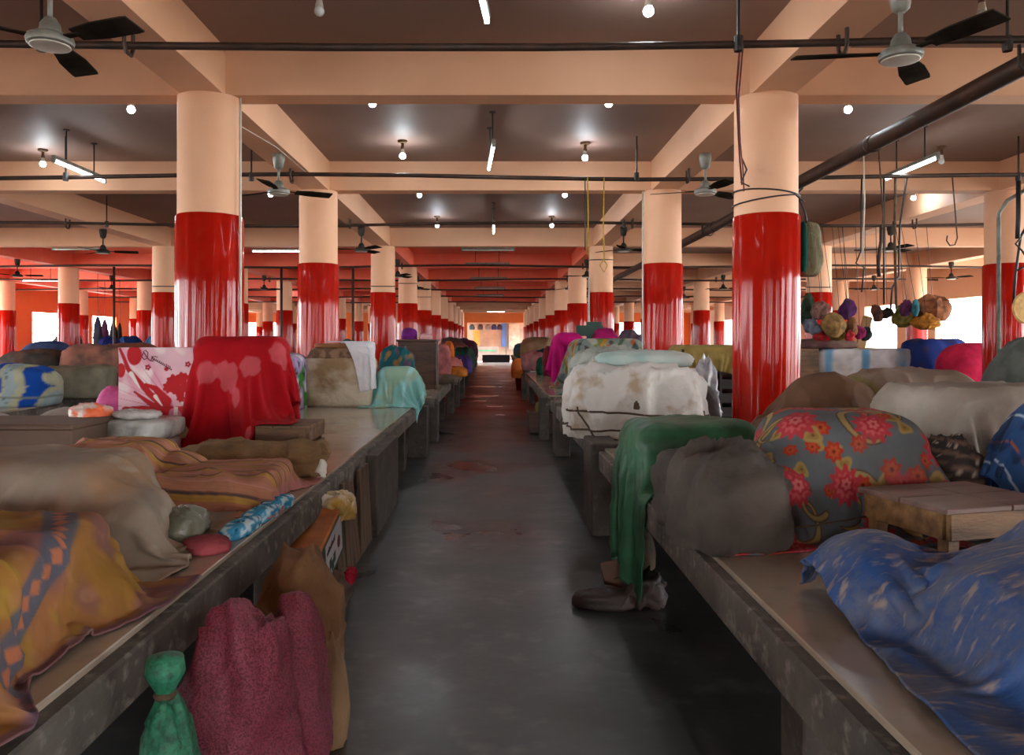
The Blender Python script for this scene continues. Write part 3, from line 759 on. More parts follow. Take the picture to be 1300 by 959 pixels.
# ================================================================== patterns printed on cloths (u, v in metres)
def C(*c): return np.array(srgb(*c))
def flat(u, c): return np.ones(u.shape + (3,)) * np.array(c)
def over(img, mask, c, a=1.0):
    m = np.clip(mask, 0, 1)[..., None] * a
    img[...] = img * (1 - m) + np.array(c) * m
def sm(x, lo, hi): return np.clip((x - lo) / (hi - lo), 0, 1)
def P3(u, v): return np.stack([u, v, np.zeros_like(u)], -1)
def flower(img, u, v, cx, cy, r, n, c1, c2, c3, ph=0.0):
    d = np.hypot(u - cx, v - cy); a = np.arctan2(v - cy, u - cx)
    rr = r * (.86 + .14 * np.cos(n * (a + ph)))
    over(img, sm(rr - d, 0, .006), c1); over(img, sm(rr * .62 - d, 0, .006), c2); over(img, sm(r * .2 - d, 0, .004), c3)
def stroke(img, u, v, pts, w, c, edge=None, taper=True):
    best = np.full(u.shape, 9.0); bt = np.zeros(u.shape)
    n = len(pts) - 1
    for i in range(n):
        (ax, ay), (bx, by) = pts[i], pts[i + 1]; dx, dy = bx - ax, by - ay
        t = np.clip(((u - ax) * dx + (v - ay) * dy) / (dx * dx + dy * dy + 1e-9), 0, 1)
        d = np.hypot(u - ax - t * dx, v - ay - t * dy); m = d < best
        best = np.where(m, d, best); bt = np.where(m, (i + t) / n, bt)
    ww = w * (1 - .75 * bt) if taper else w + 0 * bt
    if edge is not None: over(img, sm(ww + .006 - best, 0, .004), edge)
    over(img, sm(ww - best, 0, .004), c)
def spiral(cx, cy, r0, r1, a0, a1, n=22):
    return [(cx + (r0 + (r1 - r0) * i / n) * math.cos(a0 + (a1 - a0) * i / n), cy + (r0 + (r1 - r0) * i / n) * math.sin(a0 + (a1 - a0) * i / n)) for i in range(n + 1)]

def pat_orange(u, v, S):
    n1, n2, n3 = Noise(11), Noise(12), Noise(13); p = P3(u, v)
    img = flat(u, C(176, 128, 50)); over(img, sm(n1(p, 1.6), .0, .5), C(186, 124, 84), .8); over(img, sm(n2(p, 2.6), .25, .5), C(140, 92, 110), .6)
    over(img, sm(n3(p, 4), .35, .6), C(190, 150, 60), .8); over(img, sm(n1(p, 9), .3, .6), C(206, 150, 110), .35)
    for off in (-.28, .30):
        b = np.abs((u - S[0] * .5) * .86 + (v - S[1] * .5) * .5 - off)
        over(img, sm(.05 - b, 0, .01), C(96, 106, 122), .9)
        s_ = ((v - u * .58) / .065) % 1 - .5
        over(img, sm(.026 - b - np.abs(s_) * .045, 0, .008), C(214, 130, 90), .95)
    over(img, sm(n2(p, 1.2), .3, .55) , C(206, 150, 40), .5)
    m = np.minimum(np.minimum(u, S[0] - u), np.minimum(v, S[1] - v)); over(img, sm(.03 - m, 0, .01), C(134, 100, 120), .7)
    return img * .66
def pat_beige(u, v, S):
    n1, n2 = Noise(21), Noise(22); p = P3(u, v)
    img = flat(u, C(158, 146, 130)); over(img, sm(n1(p, 1.1), .05, .5), C(150, 112, 78), .75); over(img, sm(n2(p, 2.2), .2, .6), C(134, 124, 112), .6)
    over(img, sm(n1(p, 6), .35, .6), C(178, 168, 152), .4)
    return img
def pat_stripe(u, v, S):
    n1 = Noise(31); p = P3(u, v); vv = v + .012 * n1(p, 1.5)
    img = flat(u, C(190, 132, 104)); t = (vv / .145) % 1
    over(img, sm(.17 - np.abs(t - .5), 0, .03), C(196, 158, 66), .85)
    over(img, sm(.07 - np.abs(t - .62), 0, .02), C(92, 78, 76))
    over(img, sm(.07 - np.abs(t - .05), 0, .03), C(206, 150, 138), .8)
    over(img, (np.sin(vv * 400) > .2) * 1.0, C(170, 108, 78), .35)
    over(img, sm(np.minimum(u, S[0] - u), .07, .05), C(198, 132, 130), .9)
    over(img, sm(n1(p, 3), .3, .6), C(160, 120, 96), .4)
    return img * .85
def pat_red(u, v, S):
    n1, n2 = Noise(46), Noise(48); p = P3(u, v)
    img = flat(u, C(186, 8, 24)); over(img, sm(n2(p, .9), .2, .7), C(150, 4, 18), .6)
    for cx, cy, rx, ry in ((.36, .62, .09, .09), (.56, .55, .10, .11), (.74, .63, .09, .08), (.62, .42, .04, .08), (.95, .80, .10, .08), (.80, .12, .05, .09), (.70, .95, .08, .06), (.40, .92, .07, .06)):
        d = np.hypot((u - cx) / rx, (v - cy) / ry) + .35 * n1(p, 3.5) + .2 * n2(p, 8)
        over(img, sm(1 - d, 0, .12), C(214, 96, 104), .75)
    return img * .8
def pat_floral(u, v, S):
    n1, n2 = Noise(51), Noise(52); p = P3(u, v)
    img = flat(u, C(106, 114, 118)); over(img, sm(n1(p, 1), .1, .6), C(92, 98, 100), .7)
    g = np.random.RandomState(5)
    K, D = C(176, 152, 96), C(88, 62, 34)
    for i in range(5):
        for j in range(4):
            cx, cy = .18 + .34 * i + .1 * (j % 2), .16 + .38 * j + .05 * (i % 2); sgn = 1 if (i + j) % 2 else -1; ph = g.uniform(0, 6.28)
            stroke(img, u, v, spiral(cx, cy, .19, .035, ph, ph + sgn * 4.2), .02, K, D)
            stroke(img, u, v, spiral(cx + .07 * sgn, cy + .06, .11, .02, ph + 2.4, ph + 2.4 - sgn * 4), .013, K, D)
    for i in range(6):
        for j in range(6):
            x, y, r = .1 + .28 * i + .13 * (j % 2), .04 + .27 * j + g.uniform(-.04, .04), g.uniform(.075, .12)
            for q in range(6):
                a = g.uniform(0, 6.28); d = r * g.uniform(.9, 1.6); rr = r * g.uniform(.3, .55)
                if q % 2: flower(img, u, v, x + d * math.cos(a), y + d * math.sin(a), rr, 7, C(190, 58, 34), C(200, 88, 48), C(120, 40, 24), a)
                else: flower(img, u, v, x + d * math.cos(a), y + d * math.sin(a), rr, 3, C(176, 150, 88), C(156, 128, 66), C(120, 90, 40), a)
            flower(img, u, v, x, y, r, 11, C(196, 62, 72), C(216, 100, 104), C(200, 150, 60), g.uniform(0, 6))
            flower(img, u, v, x + .006, y + .006, r * .5, 6, C(186, 50, 62), C(222, 120, 118), C(170, 40, 50), g.uniform(0, 6))
    over(img, sm(n2(p, 1.4), .25, .6), C(118, 112, 104), .3)
    return img * .72
def pat_leaf(u, v, S):
    n1, n2 = Noise(61), Noise(62); p = P3(u, v)
    img = flat(u, C(132, 150, 142)); over(img, sm(n1(p, 1.0), .1, .4), C(120, 128, 140), .7)
    s_ = u * .8 - v * .35 + .08 * n2(p, .8)
    t = (s_ / .5) % 1
    over(img, sm(.12 - np.abs(t - .3), 0, .04), C(120, 124, 40), .85); over(img, sm(.07 - np.abs(t - .42), 0, .03), C(186, 140, 40), .9)
    over(img, sm(.05 - np.abs(t - .75), 0, .02), C(62, 92, 60), .8)
    over(img, sm(n2(p, 3.4), .42, .5), C(190, 96, 40), .9); over(img, sm(n1(p, 3.0), .45, .52), C(40, 50, 60), .85); over(img, sm(n1(p, 2.2), -.3, -.55), C(206, 206, 190), .6)
    return img
def pat_aqua(u, v, S):
    n1, n2 = Noise(71), Noise(72); p = P3(u, v)
    img = flat(u, C(130, 190, 186)); over(img, sm(n1(p, .9), .0, .4), C(150, 178, 150), .8); t = (u / .3) % 1
    over(img, sm(.1 - np.abs(t - .5), 0, .04), C(160, 214, 218), .8); over(img, sm(n2(p, 2.5), .35, .6), C(176, 176, 140), .5)
    return img
def pat_taupe(u, v, S):
    n1 = Noise(81); p = P3(u, v)
    img = flat(u, C(128, 110, 96)); over(img, sm(n1(p, 1.2), .0, .5), C(140, 118, 110), .7)
    m = np.minimum(np.minimum(u, S[0] - u), np.minimum(v, S[1] - v))
    over(img, sm(.3 - m, 0, .02), C(84, 52, 66), .9); over(img, sm(.07 - np.abs(m - .38), 0, .02), C(120, 108, 60), .8); over(img, sm(.1 - np.abs(m - .1), 0, .02), C(58, 46, 62), .9)
    return img
def pat_bluered(u, v, S):
    n1 = Noise(91); p = P3(u, v)
    img = flat(u, C(44, 78, 124)); t = (u / .21 + .1 * n1(p, 2)) % 1
    over(img, sm(.03 - np.abs(t - .3), 0, .01), C(170, 190, 206)); over(img, sm(.02 - np.abs(t - .7), 0, .01), C(160, 90, 60)); over(img, sm(n1(p, 4), .3, .5), C(30, 44, 70), .8)
    return img

# ================================================================== GOODS ON THE LEFT PLATFORM
CRATE = ('box', (-1.47, 5.71, ZP + .115), (.2, .26, .125), .01, 0)
drape('draped_cloth', (-1.52, 2.1, 1.3), (1.2, 1.36), (46, 48), [PLAT_L, ('box', (-1.52, 2.1, ZP + .13), (.33, .42, .15), .06, .1), ('ell', (-1.25, 2.35, ZP), (.14, .16, .17))], M_attr,
      'ochre and orange patterned cloth over a heap at the lower left corner', pattern=pat_orange, up=4, seed=4, squeeze=.93, crumple=.02, cfreq=2)
drape('draped_cloth', (-1.8, 3.12, 1.4), (1.5, 1.3), (50, 44), [PLAT_L, ('box', (-1.88, 3.16, ZP + .17), (.42, .32, .19), .12, 0), ('box', (-1.45, 3.08, ZP + .1), (.14, .24, .12), .08, .2)], M_attr,
      'grey beige dusty cloth over a heap behind the ochre patterned cloth', pattern=pat_beige, up=3, seed=9, squeeze=.9, crumple=.03, cfreq=2)
drape('draped_cloth', (-1.74, 4.14, 1.3), (1.5, 1.24), (52, 42), [PLAT_L, ('box', (-2.08, 4.3, ZP + .12), (.28, .28, .14), .1, 0), ('box', (-1.42, 4.12, ZP + .07), (.3, .34, .08), .05, .1), ('ell', (-1.75, 4.35, ZP), (.2, .3, .2))], M_attr,
      'peach cloth with yellow and grey stripes spread over goods on the left platform', pattern=pat_stripe, up=5, seed=3, squeeze=.9, crumple=.024, cfreq=2.2)
def blue_print(V):
    n = Noise(5); img = flat(V[:, 0], C(60, 150, 190)); over(img, sm(n(V, 14), .25, .4), C(24, 30, 60)); over(img, sm(n(V, 11), -.3, -.45), C(200, 226, 230), .9)
    return img
for i, (y, lb) in enumerate(((3.36, 'folded bright blue printed cloth under the striped cloth, nearer piece'), (3.62, 'folded bright blue printed cloth under the striped cloth, middle piece'), (3.86, 'folded bright blue printed cloth under the striped cloth, farther piece'))):
    lump('folded_cloth', (-1.085 + .01 * i, y, ZP), (.1, .3, .06), M_attr, lb, 'cloth', pattern=blue_print, e=3, amp=.12, fold=.15, seed=30 + i, rz=R(-8), n=(48, 26))
lump('folded_cloth', (-1.13, 3.1, ZP), (.16, .2, .05), cloth('rose', (176, 84, 92), (140, 56, 66)), 'small rose pink folded cloth at the platform edge', 'cloth', e=3, amp=.15, fold=.2, seed=4, rz=.6)
lump('plastic_bag', (-1.3, 3.25, ZP), (.2, .24, .13), mat('murky_plastic', srgb(120, 122, 104), srgb(92, 92, 80), 6, .25, .4, 20), 'crumpled murky plastic bag beside the beige cloth hem', 'bag', e=2.5, amp=.15, fold=.2, seed=8)
# burlap sack lying on its side, mouth to the aisle
t = thing('burlap_sack', 'brown burlap sack lying in front of the wooden crate', 'sack', (-1.5, 4.85, ZP))
M_burlap = mat('burlap', srgb(140, 108, 70), srgb(104, 78, 50), 5, .9, .5, 60)
Lump((-1.55, 4.88, ZP), (.95, .36, .2), e=2.8, amp=.16, fold=.22, seed=14, rz=.05).mesh('sack_body', M_burlap, t, (60, 30))
v = []; prof = [(0, .1), (.1, .12), (.16, .105), (.2, .12), (.19, .095), (.1, .07)]
nm = Noise(3); mb = MB(); ring = 28; V = []
for (l, r) in prof:
    for k in range(ring):
        a = 2 * math.pi * k / ring; rr = r * (1 + .18 * math.sin(5 * a + l * 9) + .1 * math.sin(9 * a))
        V.append((-1.24 + l + .02 * math.sin(3 * a), 4.78 + 1.25 * rr * math.cos(a), max(ZP + .005, ZP + .1 + rr * math.sin(a) * .95)))
F = [(i * ring + k, i * ring + (k + 1) % ring, (i + 1) * ring + (k + 1) % ring, (i + 1) * ring + k) for i in range(len(prof) - 1) for k in range(ring)]
mb.add(V, F).build('sack_mouth', M_burlap, t, True)
Lump((-1.06, 4.76, ZP), (.09, .1, .1), e=2.2, amp=.25, fold=.3, seed=2).mesh('plastic_liner', M_white, t, (20, 12))
# crate with slats
t = thing('wooden_crate', 'slatted wooden crate standing beside the red cloth', 'crate', (-1.47, 5.71, ZP))
x0, x1, y0, y1, z0, z1 = -1.66, -1.285, 5.46, 5.96, ZP, .915
for z in (z0 + .005, z0 + .125):
    MB().box((x0, y0, z), (x1, y0 + .014, z + .095), bev=.003).build('slat', M_wood, t)
    MB().box((x0, y1 - .014, z), (x1, y1, z + .095), bev=.003).build('slat', M_wood, t)
    MB().box((x1 - .014, y0 + .015, z), (x1, y1 - .015, z + .095), bev=.003).build('slat', M_wood, t)
    MB().box((x0, y0 + .015, z), (x0 + .014, y1 - .015, z + .095), bev=.003).build('slat', M_wood, t)
for x in (x0 + .02, x1 - .045):
    for y in (y0 + .015, y1 - .04): MB().box((x, y, z0), (x + .026, y + .026, z1 - .016)).build('corner_post', M_wood, t)
for i in range(3):
    w_ = (x1 - x0) / 3; MB().box((x0 + i * w_ + .003, y0 - .01, z1 - .016), (x0 + (i + 1) * w_ - .003, y1 + .01, z1), bev=.003).build('top_plank', M_wood, t)
MB().box((x1 - .07, y0 - .012, z0), (x1 - .025, y0, z1 - .018), bev=.002).build('batten', M_wood, t)
# plastic-wrapped boxes, orange bag, brown box
M_wrap = mat('grey_plastic_wrap', srgb(168, 168, 162), srgb(120, 120, 114), 5, .22, .5, 16)
for i, (z, lb) in enumerate(((ZP, 'lower of two flat boxes wrapped in grey plastic'), (ZP + .14, 'upper of two flat boxes wrapped in grey plastic, orange bag on it'))):
    lump('wrapped_box', (-2.66 + .03 * i, 5.62, z), (.72, .42, .142), M_wrap, lb, 'box', e=9, amp=.05, fold=.08, seed=60 + i, clip=.95, n=(72, 30))
lump('plastic_bag', (-2.83, 5.52, ZP + .282), (.26, .2, .1), mat('orange_bag', srgb(240, 110, 60), srgb(214, 196, 186), 9, .3, .4, 20, lo=.45, hi=.55), 'clear plastic bag of orange goods on the wrapped boxes', 'bag', amp=.2, fold=.25, seed=6)
lump('plastic_bag', (-2.52, 5.54, ZP + .282), (.3, .22, .06), mat('clear_bag', srgb(186, 182, 178), srgb(150, 146, 142), 9, .2, .5, 20), 'crumpled clear plastic bag right of the orange bag', 'bag', amp=.25, fold=.3, seed=16)
t = thing('cardboard_box', 'low brown box at the left edge behind the beige cloth', 'box', (-3.05, 5.2, ZP))
MB().box((-3.5, 4.95, ZP), (-2.66, 5.55, ZP + .27), bev=.012).build('box_body', mat('brown_box', srgb(104, 82, 66), srgb(84, 64, 50), 2, .7, .1, 20), t)
MB().box((-3.51, 4.94, ZP + .26), (-2.65, 5.56, ZP + .3), bev=.012).build('lid', MATS['brown_box'], t)
M_sheet = cloth('white_sheet', (186, 180, 172), (160, 152, 144), 3)
drape('draped_cloth', (-3.3, 6.1, 1.4), (1.1, 1.0), (34, 30), [PLAT_L, ('ell', (-3.3, 6.1, ZP), (.34, .28, .3))], M_sheet, 'off-white sheet over a low mound behind the brown box', seed=5)
drape('draped_cloth', (-3.72, 5.85, 1.3), (.6, .8), (24, 28), [PLAT_L, ('ell', (-3.72, 5.85, ZP), (.2, .25, .28))], cloth('white_sheet_cool', (200, 200, 204), (176, 174, 178), 3), 'white sheet over a small mound at the left edge', seed=15)
# printed pink sheet over a box
def pat_pink(u, v, S):
    n1, n2 = Noise(101), Noise(102); p = P3(u, v); w_, h_ = S
    U, W = u / w_, v / h_
    img = flat(u, C(226, 186, 196)); over(img, sm(n1(p, 2.4), .1, .5), C(220, 150, 172), .7); over(img, sm(n2(p, 3), .25, .55), C(236, 222, 220), .8)
    K = C(184, 20, 30); Dk = C(120, 8, 18)
    for i in range(9):          # pleats fanning from the knot
        a = math.radians(118 + i * 8); stroke(img, U, W, [(.72, .16), (.72 + 1.1 * math.cos(a), .16 + 1.1 * math.sin(a))], .008, C(190, 90, 120))
    stroke(img, U, W, [(.66, .17), (.4, .38), (.12, .72), (.02, .98)], .05, K, Dk); stroke(img, U, W, [(.60, .3), (.46, .46), (.34, .52)], .07, K)
    stroke(img, U, W, [(.64, .16), (.3, .2), (.06, .2)], .055, K, Dk); stroke(img, U, W, [(.5, .2), (.35, .3), (.2, .42)], .04, K, Dk)
    over(img, sm(1 - np.hypot((U - .2) / .10, (W - .9) / .14), 0, .1), K); over(img, sm(1 - np.hypot((U - .03) / .06, (W - .7) / .1), 0, .1), K)
    for a, b, r in ((.7, .55, .1), (.8, .6, .08), (.63, .48, .08), (.76, .44, .09), (.83, .5, .06), (.6, .72, .035), (.78, .34, .06), (.86, .62, .03)):
        d = np.hypot(U - a, (W - b)); over(img, sm(r * (1 + .12 * np.cos(7 * np.arctan2(W - b, U - a))) - d, 0, .01), K)
    for a, b in ((.37, .74), (.87, .78)): flower(img, U, W, a, b, .045, 5, C(150, 30, 60), K, C(226, 186, 196))
    over(img, sm(.05 - np.abs(W - .10) + .06 * (U - .5), 0, .02) * (U > .55), K); stroke(img, U, W, [(.72, .17), (1.0, .24)], .06, C(206, 60, 60)); stroke(img, U, W, [(.7, .14), (.92, -.02)], .07, C(206, 120, 150))
    over(img, sm(.03 - np.abs(U - .72), 0, .01) * (W < .22), C(224, 214, 206)); stroke(img, U, W, [(.16, .66), (.22, .55), (.27, .47)], .03, C(236, 226, 220)); stroke(img, U, W, [(.46, .36), (.55, .24)], .028, C(230, 214, 208))
    stroke(img, U, W, [(.97, .96), (.92, .28)], .014, C(60, 20, 24), taper=False)
    return img
t = thing('covered_box', 'box front covered with a pink and red printed sheet beside the red cloth', 'box', (-2.62, 6.2, ZP))
MB().box((-2.92, 6.14, ZP), (-2.31, 6.46, 1.445), bev=.01).build('box_body', M_card, t)
uu, vv = np.meshgrid(np.linspace(-2.925, -2.305, 121), np.linspace(.86, 1.455, 116))
pp = np.stack([uu, 6.125 + .006 * Noise(7)(P3(uu, vv), 3) - .02 * sm(1.0 - vv, 0, .15), vv], -1)
v_, u_ = np.meshgrid(np.linspace(0, .595, 116), np.linspace(0, .62, 121), indexing='ij')
sh = grid_mesh('printed_sheet', pp, M_attr_clean, t, pat_pink(u_, v_, (.62, .595)), .004)
tp = np.stack(np.meshgrid(np.linspace(-2.925, -2.305, 20), np.linspace(6.125, 6.47, 12)) + [np.full((12, 20), 1.452)], -1)
tp[..., 2] += .004 * Noise(8)(tp, 3)
grid_mesh('sheet_top', tp, cloth('pink_top', (214, 170, 182), (190, 130, 150)), t, None, .004)
def script(pts, w_): return [( -2.925 + .62 * a, 6.112, .86 + .595 * b) for a, b in pts]
tx = MB()
cap = [(.32, .93), (.30, .88), (.33, .84), (.37, .86), (.38, .93), (.35, .965), (.32, .95), (.36, .88), (.40, .83), (.44, .82), (.46, .86), (.43, .87), (.415, .83)]
tx.tube(script(cap, 0), .0035, 5)
wv = [(.43 + .24 * i / 60 + .006 * math.cos(i * 1.15), .865 - .14 * i / 60 + .016 * math.sin(i * 1.15) * (1.6 if i > 44 else 1)) for i in range(61)]
tx.tube(script(wv, 0), .0028, 5); tx.tube(script([(.42, .88), (.47, .885), (.5, .87)], 0), .003, 5)
tx.build('script_lettering', mat('ink_red', srgb(90, 10, 24), srgb(80, 8, 20), 5, .6), sh)
drape('draped_cloth', (-2.42, 5.98, 1.05), (.5, .5), (26, 26), [PLAT_L, ('box', (-2.62, 6.3, 1.0), (.31, .17, .45), .01, 0), ('ell', (-2.42, 5.98, ZP), (.14, .09, .24))], cloth('crimson', (170, 16, 28), (120, 8, 16)), 'crumpled crimson cloth at the foot of the printed sheet', seed=8)
lump('pink_pillow', (-3.06, 6.36, ZP), (.34, .26, .46), mat('pink_stripe', srgb(214, 96, 160), srgb(196, 76, 140), 3, .7, .2, 20, stretch=(1, 1, 8)), 'bright pink rolled cloth leaning behind the printed sheet', 'cloth', e=3, amp=.08, fold=.1, seed=12, rz=.2, taper=.25)
# red cloth over a tall box
drape('draped_cloth', (-1.97, 6.2, 1.75), (1.3, 1.84), (58, 60), [PLAT_L, ('box', (-1.985, 6.2, ZP + .41), (.345, .15, .44), .09, 0), CRATE], M_attr,
      'tall crimson red cloth draped over stacked goods before the nearest left column', pattern=pat_red, up=3, seed=6, squeeze=.97, wig=.02, steps=170, stick=.95)
def floral_green(V):
    n, m = Noise(15), Noise(16); img = flat(V[:, 0], C(170, 150, 190)); over(img, sm(n(V, 3), .1, .3), C(60, 130, 50)); over(img, sm(m(V, 4), .25, .4), C(30, 50, 34)); over(img, sm(m(V, 3), -.3, -.45), C(210, 210, 216))
    return img
lump('wrapped_box', (-2.78, 9.7, ZP), (.84, .7, .66), M_attr, 'box wrapped in purple and green flowered cloth behind the red cloth', 'box', pattern=floral_green, e=8, amp=.03, fold=.04, seed=9, n=(90, 50))
# white wrapped box with basket lid and white cloth
t = thing('wrapped_box', 'grubby white wrapped box with a brown lid on the left platform', 'box', (-1.96, 10.1, ZP))
Lump((-1.965, 10.1, ZP), (.86, .5, .62), e=12, amp=.015, fold=.05, seed=19, clip=.97).mesh('box_body', mat('grubby_white', srgb(196, 186, 166), srgb(150, 124, 90), 2.4, .7, .5, 20, lo=.38, hi=.55), t, (80, 40))
Lump((-2.0, 10.1, ZP + .6), (.8, .48, .16), e=7, amp=.03, fold=.06, seed=20, clip=.9, taper=.25).mesh('lid', mat('checked_lid', srgb(140, 110, 84), srgb(96, 70, 50), 9, .7, .2, 30, lo=.45, hi=.55), t, (60, 22))
Lump((-1.98, 10.1, ZP + .74), (.62, .4, .06), e=6, amp=.05, fold=.06, seed=24, clip=.9).mesh('lid_top', mat('rust_board', srgb(150, 84, 44), srgb(120, 96, 60), 4, .7), t, (48, 14))
drape('draped_cloth', (-1.72, 9.98, 1.75), (1.1, .4), (48, 20), [PLAT_L, ('box', (-1.965, 10.1, ZP + .4), (.44, .26, .41), .04, 0)], cloth('white_towel', (214, 214, 218), (196, 196, 202), 4), 'white towel thrown over the lid of the grubby white box', seed=31, steps=140, rz=-.75)
MB_teal = MB().box((-1.5, 10.0, ZP), (-1.44, 10.3, ZP + .3), bev=.01); tag(MB_teal.build('plastic_bin', mat('teal_plastic', srgb(30, 160, 150), srgb(24, 130, 124), 3, .4)), 'teal plastic bin edge beside the grubby white box', 'bin')
drape('draped_cloth', (-1.27, 10.1, 1.6), (1.12, 1.15), (46, 42), [PLAT_L, ('box', (-1.25, 10.17, ZP + .22), (.26, .24, .27), .14, .2), ('box', (-1.06, 10.2, ZP + .15), (.12, .2, .18), .08, .2)], M_attr, 'pale aqua cloth over a heap at the end of the left platform', pattern=pat_aqua, up=2, seed=17)

def fl(name, px0, px1, ytop, d, m, label, cat='bundle', base=ZP, depth=None, **k):
    x0_, x1_ = (px0 - 628) * d / FPX, (px1 - 628) * d / FPX; top = EYE - (ytop - 434) * d / FPX
    w_ = x1_ - x0_
    kw = dict(amp=.1, fold=.14, e=2.8, seed=int(px0 * 3 + ytop)); kw.update(k)
    return lump(name, ((x0_ + x1_) / 2, d + (depth or w_) / 2, base), (w_, depth or w_, top - base), m, label, cat, **kw)
def teal_floral(V):
    n = Noise(25); img = flat(V[:, 0], C(20, 84, 92)); over(img, sm(n(V, 3.2), .3, .42), C(150, 110, 60), .9); over(img, sm(n(V, 3), -.35, -.5), C(110, 60, 90), .8)
    return img
fl('bundle', 478, 524, 437, 12.1, M_attr, 'dark teal flowered bundle behind the pale aqua cloth', pattern=teal_floral, n=(60, 36))
t = thing('wooden_cabinet', 'dark brown wooden cabinet on the platform behind the aqua cloth', 'cabinet', (-1.35, 14, ZP))
MB().box((-1.7, 13.8, ZP), (-1.05, 14.5, 1.5), bev=.01).build('cabinet_body', M_darkwood, t)
MB().box((-1.73, 13.77, 1.5), (-1.02, 14.53, 1.54), bev=.008).build('top_board', M_darkwood, t)
MB().box((-1.045, 13.86, ZP + .04), (-1.03, 14.14, 1.47)).build('door', M_darkwood, t); MB().box((-1.045, 14.17, ZP + .04), (-1.03, 14.44, 1.47)).build('door', M_darkwood, t)
fl('bundle', 508, 528, 417, 14.0, cloth('purple', (110, 30, 120), (80, 20, 90)), 'purple bundle on top of the brown cabinet', base=1.545)
fl('bundle', 531, 548, 424, 14.0, cloth('pinkwhite', (206, 160, 160), (180, 130, 130)), 'pale pink bundle on top of the brown cabinet', base=1.545)
fl('bundle', 551, 572, 437, 16.0, cloth('dusty_pink', (190, 110, 110), (120, 70, 70)), 'dusty pink bundle just past the brown cabinet', depth=.5)
fl('bundle', 552, 580, 477, 15.2, cloth('grey_brown', (110, 96, 84), (84, 72, 62)), 'low grey brown heap at the platform end past the aqua cloth', depth=.9)
fl('bundle', 556, 592, 466, 18.1, cloth('mustard', (184, 110, 36), (140, 80, 26)), 'mustard orange bundle beside the left of the far aisle', depth=.8)
fl('bundle', 558, 588, 455, 19.0, cloth('salmon', (206, 130, 120), (176, 100, 96)), 'salmon pink bundle behind the mustard bundle', depth=.6)
fl('bundle', 562, 576, 434, 19.8, cloth('amber', (190, 100, 30), (150, 70, 20)), 'tall amber bundle behind the salmon bundle', depth=.5)
fl('bundle', 576, 598, 452, 20.2, cloth('violet', (76, 56, 120), (50, 36, 84)), 'violet blue bundle beyond the mustard bundle', depth=.7)
fl('bundle', 572, 602, 440, 23.4, cloth('bottle_green', (26, 66, 48), (16, 44, 34)), 'dark green bundle beyond the violet one', depth=1.2)
fl('bundle', 584, 600, 456, 24.6, cloth('rust', (150, 90, 60), (110, 60, 40)), 'rust coloured bundle at the far left of the aisle', depth=.9)
far_names = ['slate blue', 'brick brown', 'khaki grey', 'navy', 'tan', 'plum', 'sage green', 'rust red']
nth = ['first of the row', 'second of the row', 'third of the row', 'fourth of the row', 'fifth of the row', 'sixth of the row', 'last of the row']
far_cols = [(60, 90, 110), (120, 70, 60), (90, 80, 70), (40, 60, 90), (140, 110, 80), (80, 40, 60), (70, 90, 70), (150, 60, 50)]
for i, y in enumerate((28.3, 30.2, 33.3, 35.2, 38.4, 43.4, 48.2)):
    c = far_cols[i]
    lump('bundle', (-1.9 + .3 * (i % 2), y, ZP), (1.3, 1.2, .55 + .2 * ((i * 7) % 3)), cloth('far%d' % i, c), far_names[i] + ' bundle on the far left aisle platforms, ' + nth[i], 'bundle', 'far left aisle bundles', amp=.12, fold=.15, seed=200 + i)
    c = far_cols[(i + 3) % 8]
    lump('bundle', (1.95 - .3 * (i % 2), y, ZP), (1.3, 1.2, .55 + .2 * ((i * 5) % 3)), cloth('farr%d' % i, c), far_names[(i + 3) % 8] + ' bundle on the far right aisle platforms, ' + nth[i], 'bundle', 'far right aisle bundles', amp=.12, fold=.15, seed=230 + i)
# things on the floor at the left aisle edge
t = thing('burlap_sack', 'brown burlap sack standing on the floor against the left platform', 'sack', (-.76, 3.05, 0))
M_bsack = mat('brown_sack', srgb(140, 102, 66), srgb(106, 74, 46), 4, .9, .5, 50)
Lump((-.77, 3.08, 0), (.4, .5, .68), e=2.5, amp=.12, fold=.16, seed=41, taper=.15).mesh('sack_body', M_bsack, t, (56, 36))
Lump((-.62, 2.95, 0), (.13, .18, .4), e=2.6, amp=.15, fold=.3, seed=44, taper=.3).mesh('sack_flap', mat('tan_flap', srgb(150, 118, 84), srgb(120, 92, 64), 4, .9, .4, 40), t, (30, 20))
lump('mesh_sack', (-.79, 2.42, 0), (.37, .46, .7), mat('pink_mesh', srgb(146, 62, 82), srgb(104, 34, 50), 160, .6, .35, 90, lo=.42, hi=.55), 'pink woven mesh sack on the floor in front of the brown sack', 'sack', e=2.2, amp=.12, fold=.24, seed=42, n=(60, 40), taper=.1)
lump('mesh_sack', (-.66, 2.62, 0), (.22, .34, .68), mat('pink_mesh2', srgb(136, 54, 72), srgb(96, 30, 44), 160, .6, .35, 90, lo=.42, hi=.55), 'narrow pink sack squeezed between the pink mesh sack and the brown sack', 'sack', e=2.2, amp=.12, fold=.24, seed=47, n=(40, 30), taper=.2)
t = thing('mesh_bag', 'green mesh bag with a tied neck at the lower left platform edge', 'bag', (-.83, 2.03, 0))
M_gnet = mat('green_net', srgb(50, 140, 104), srgb(26, 84, 62), 50, .5, .4, 80)
Lump((-.835, 2.02, 0), (.2, .26, .58), e=2.3, amp=.1, fold=.2, seed=43, taper=.3).mesh('bag_body', M_gnet, t, (40, 30))
MB().lathe([(.05, .53), (.03, .57), (.02, .595), (.03, .615), (.05, .65), (.045, .69), (.01, .7)], (-.845, 2.02, 0), 16).build('tied_neck', M_gnet, t, True)
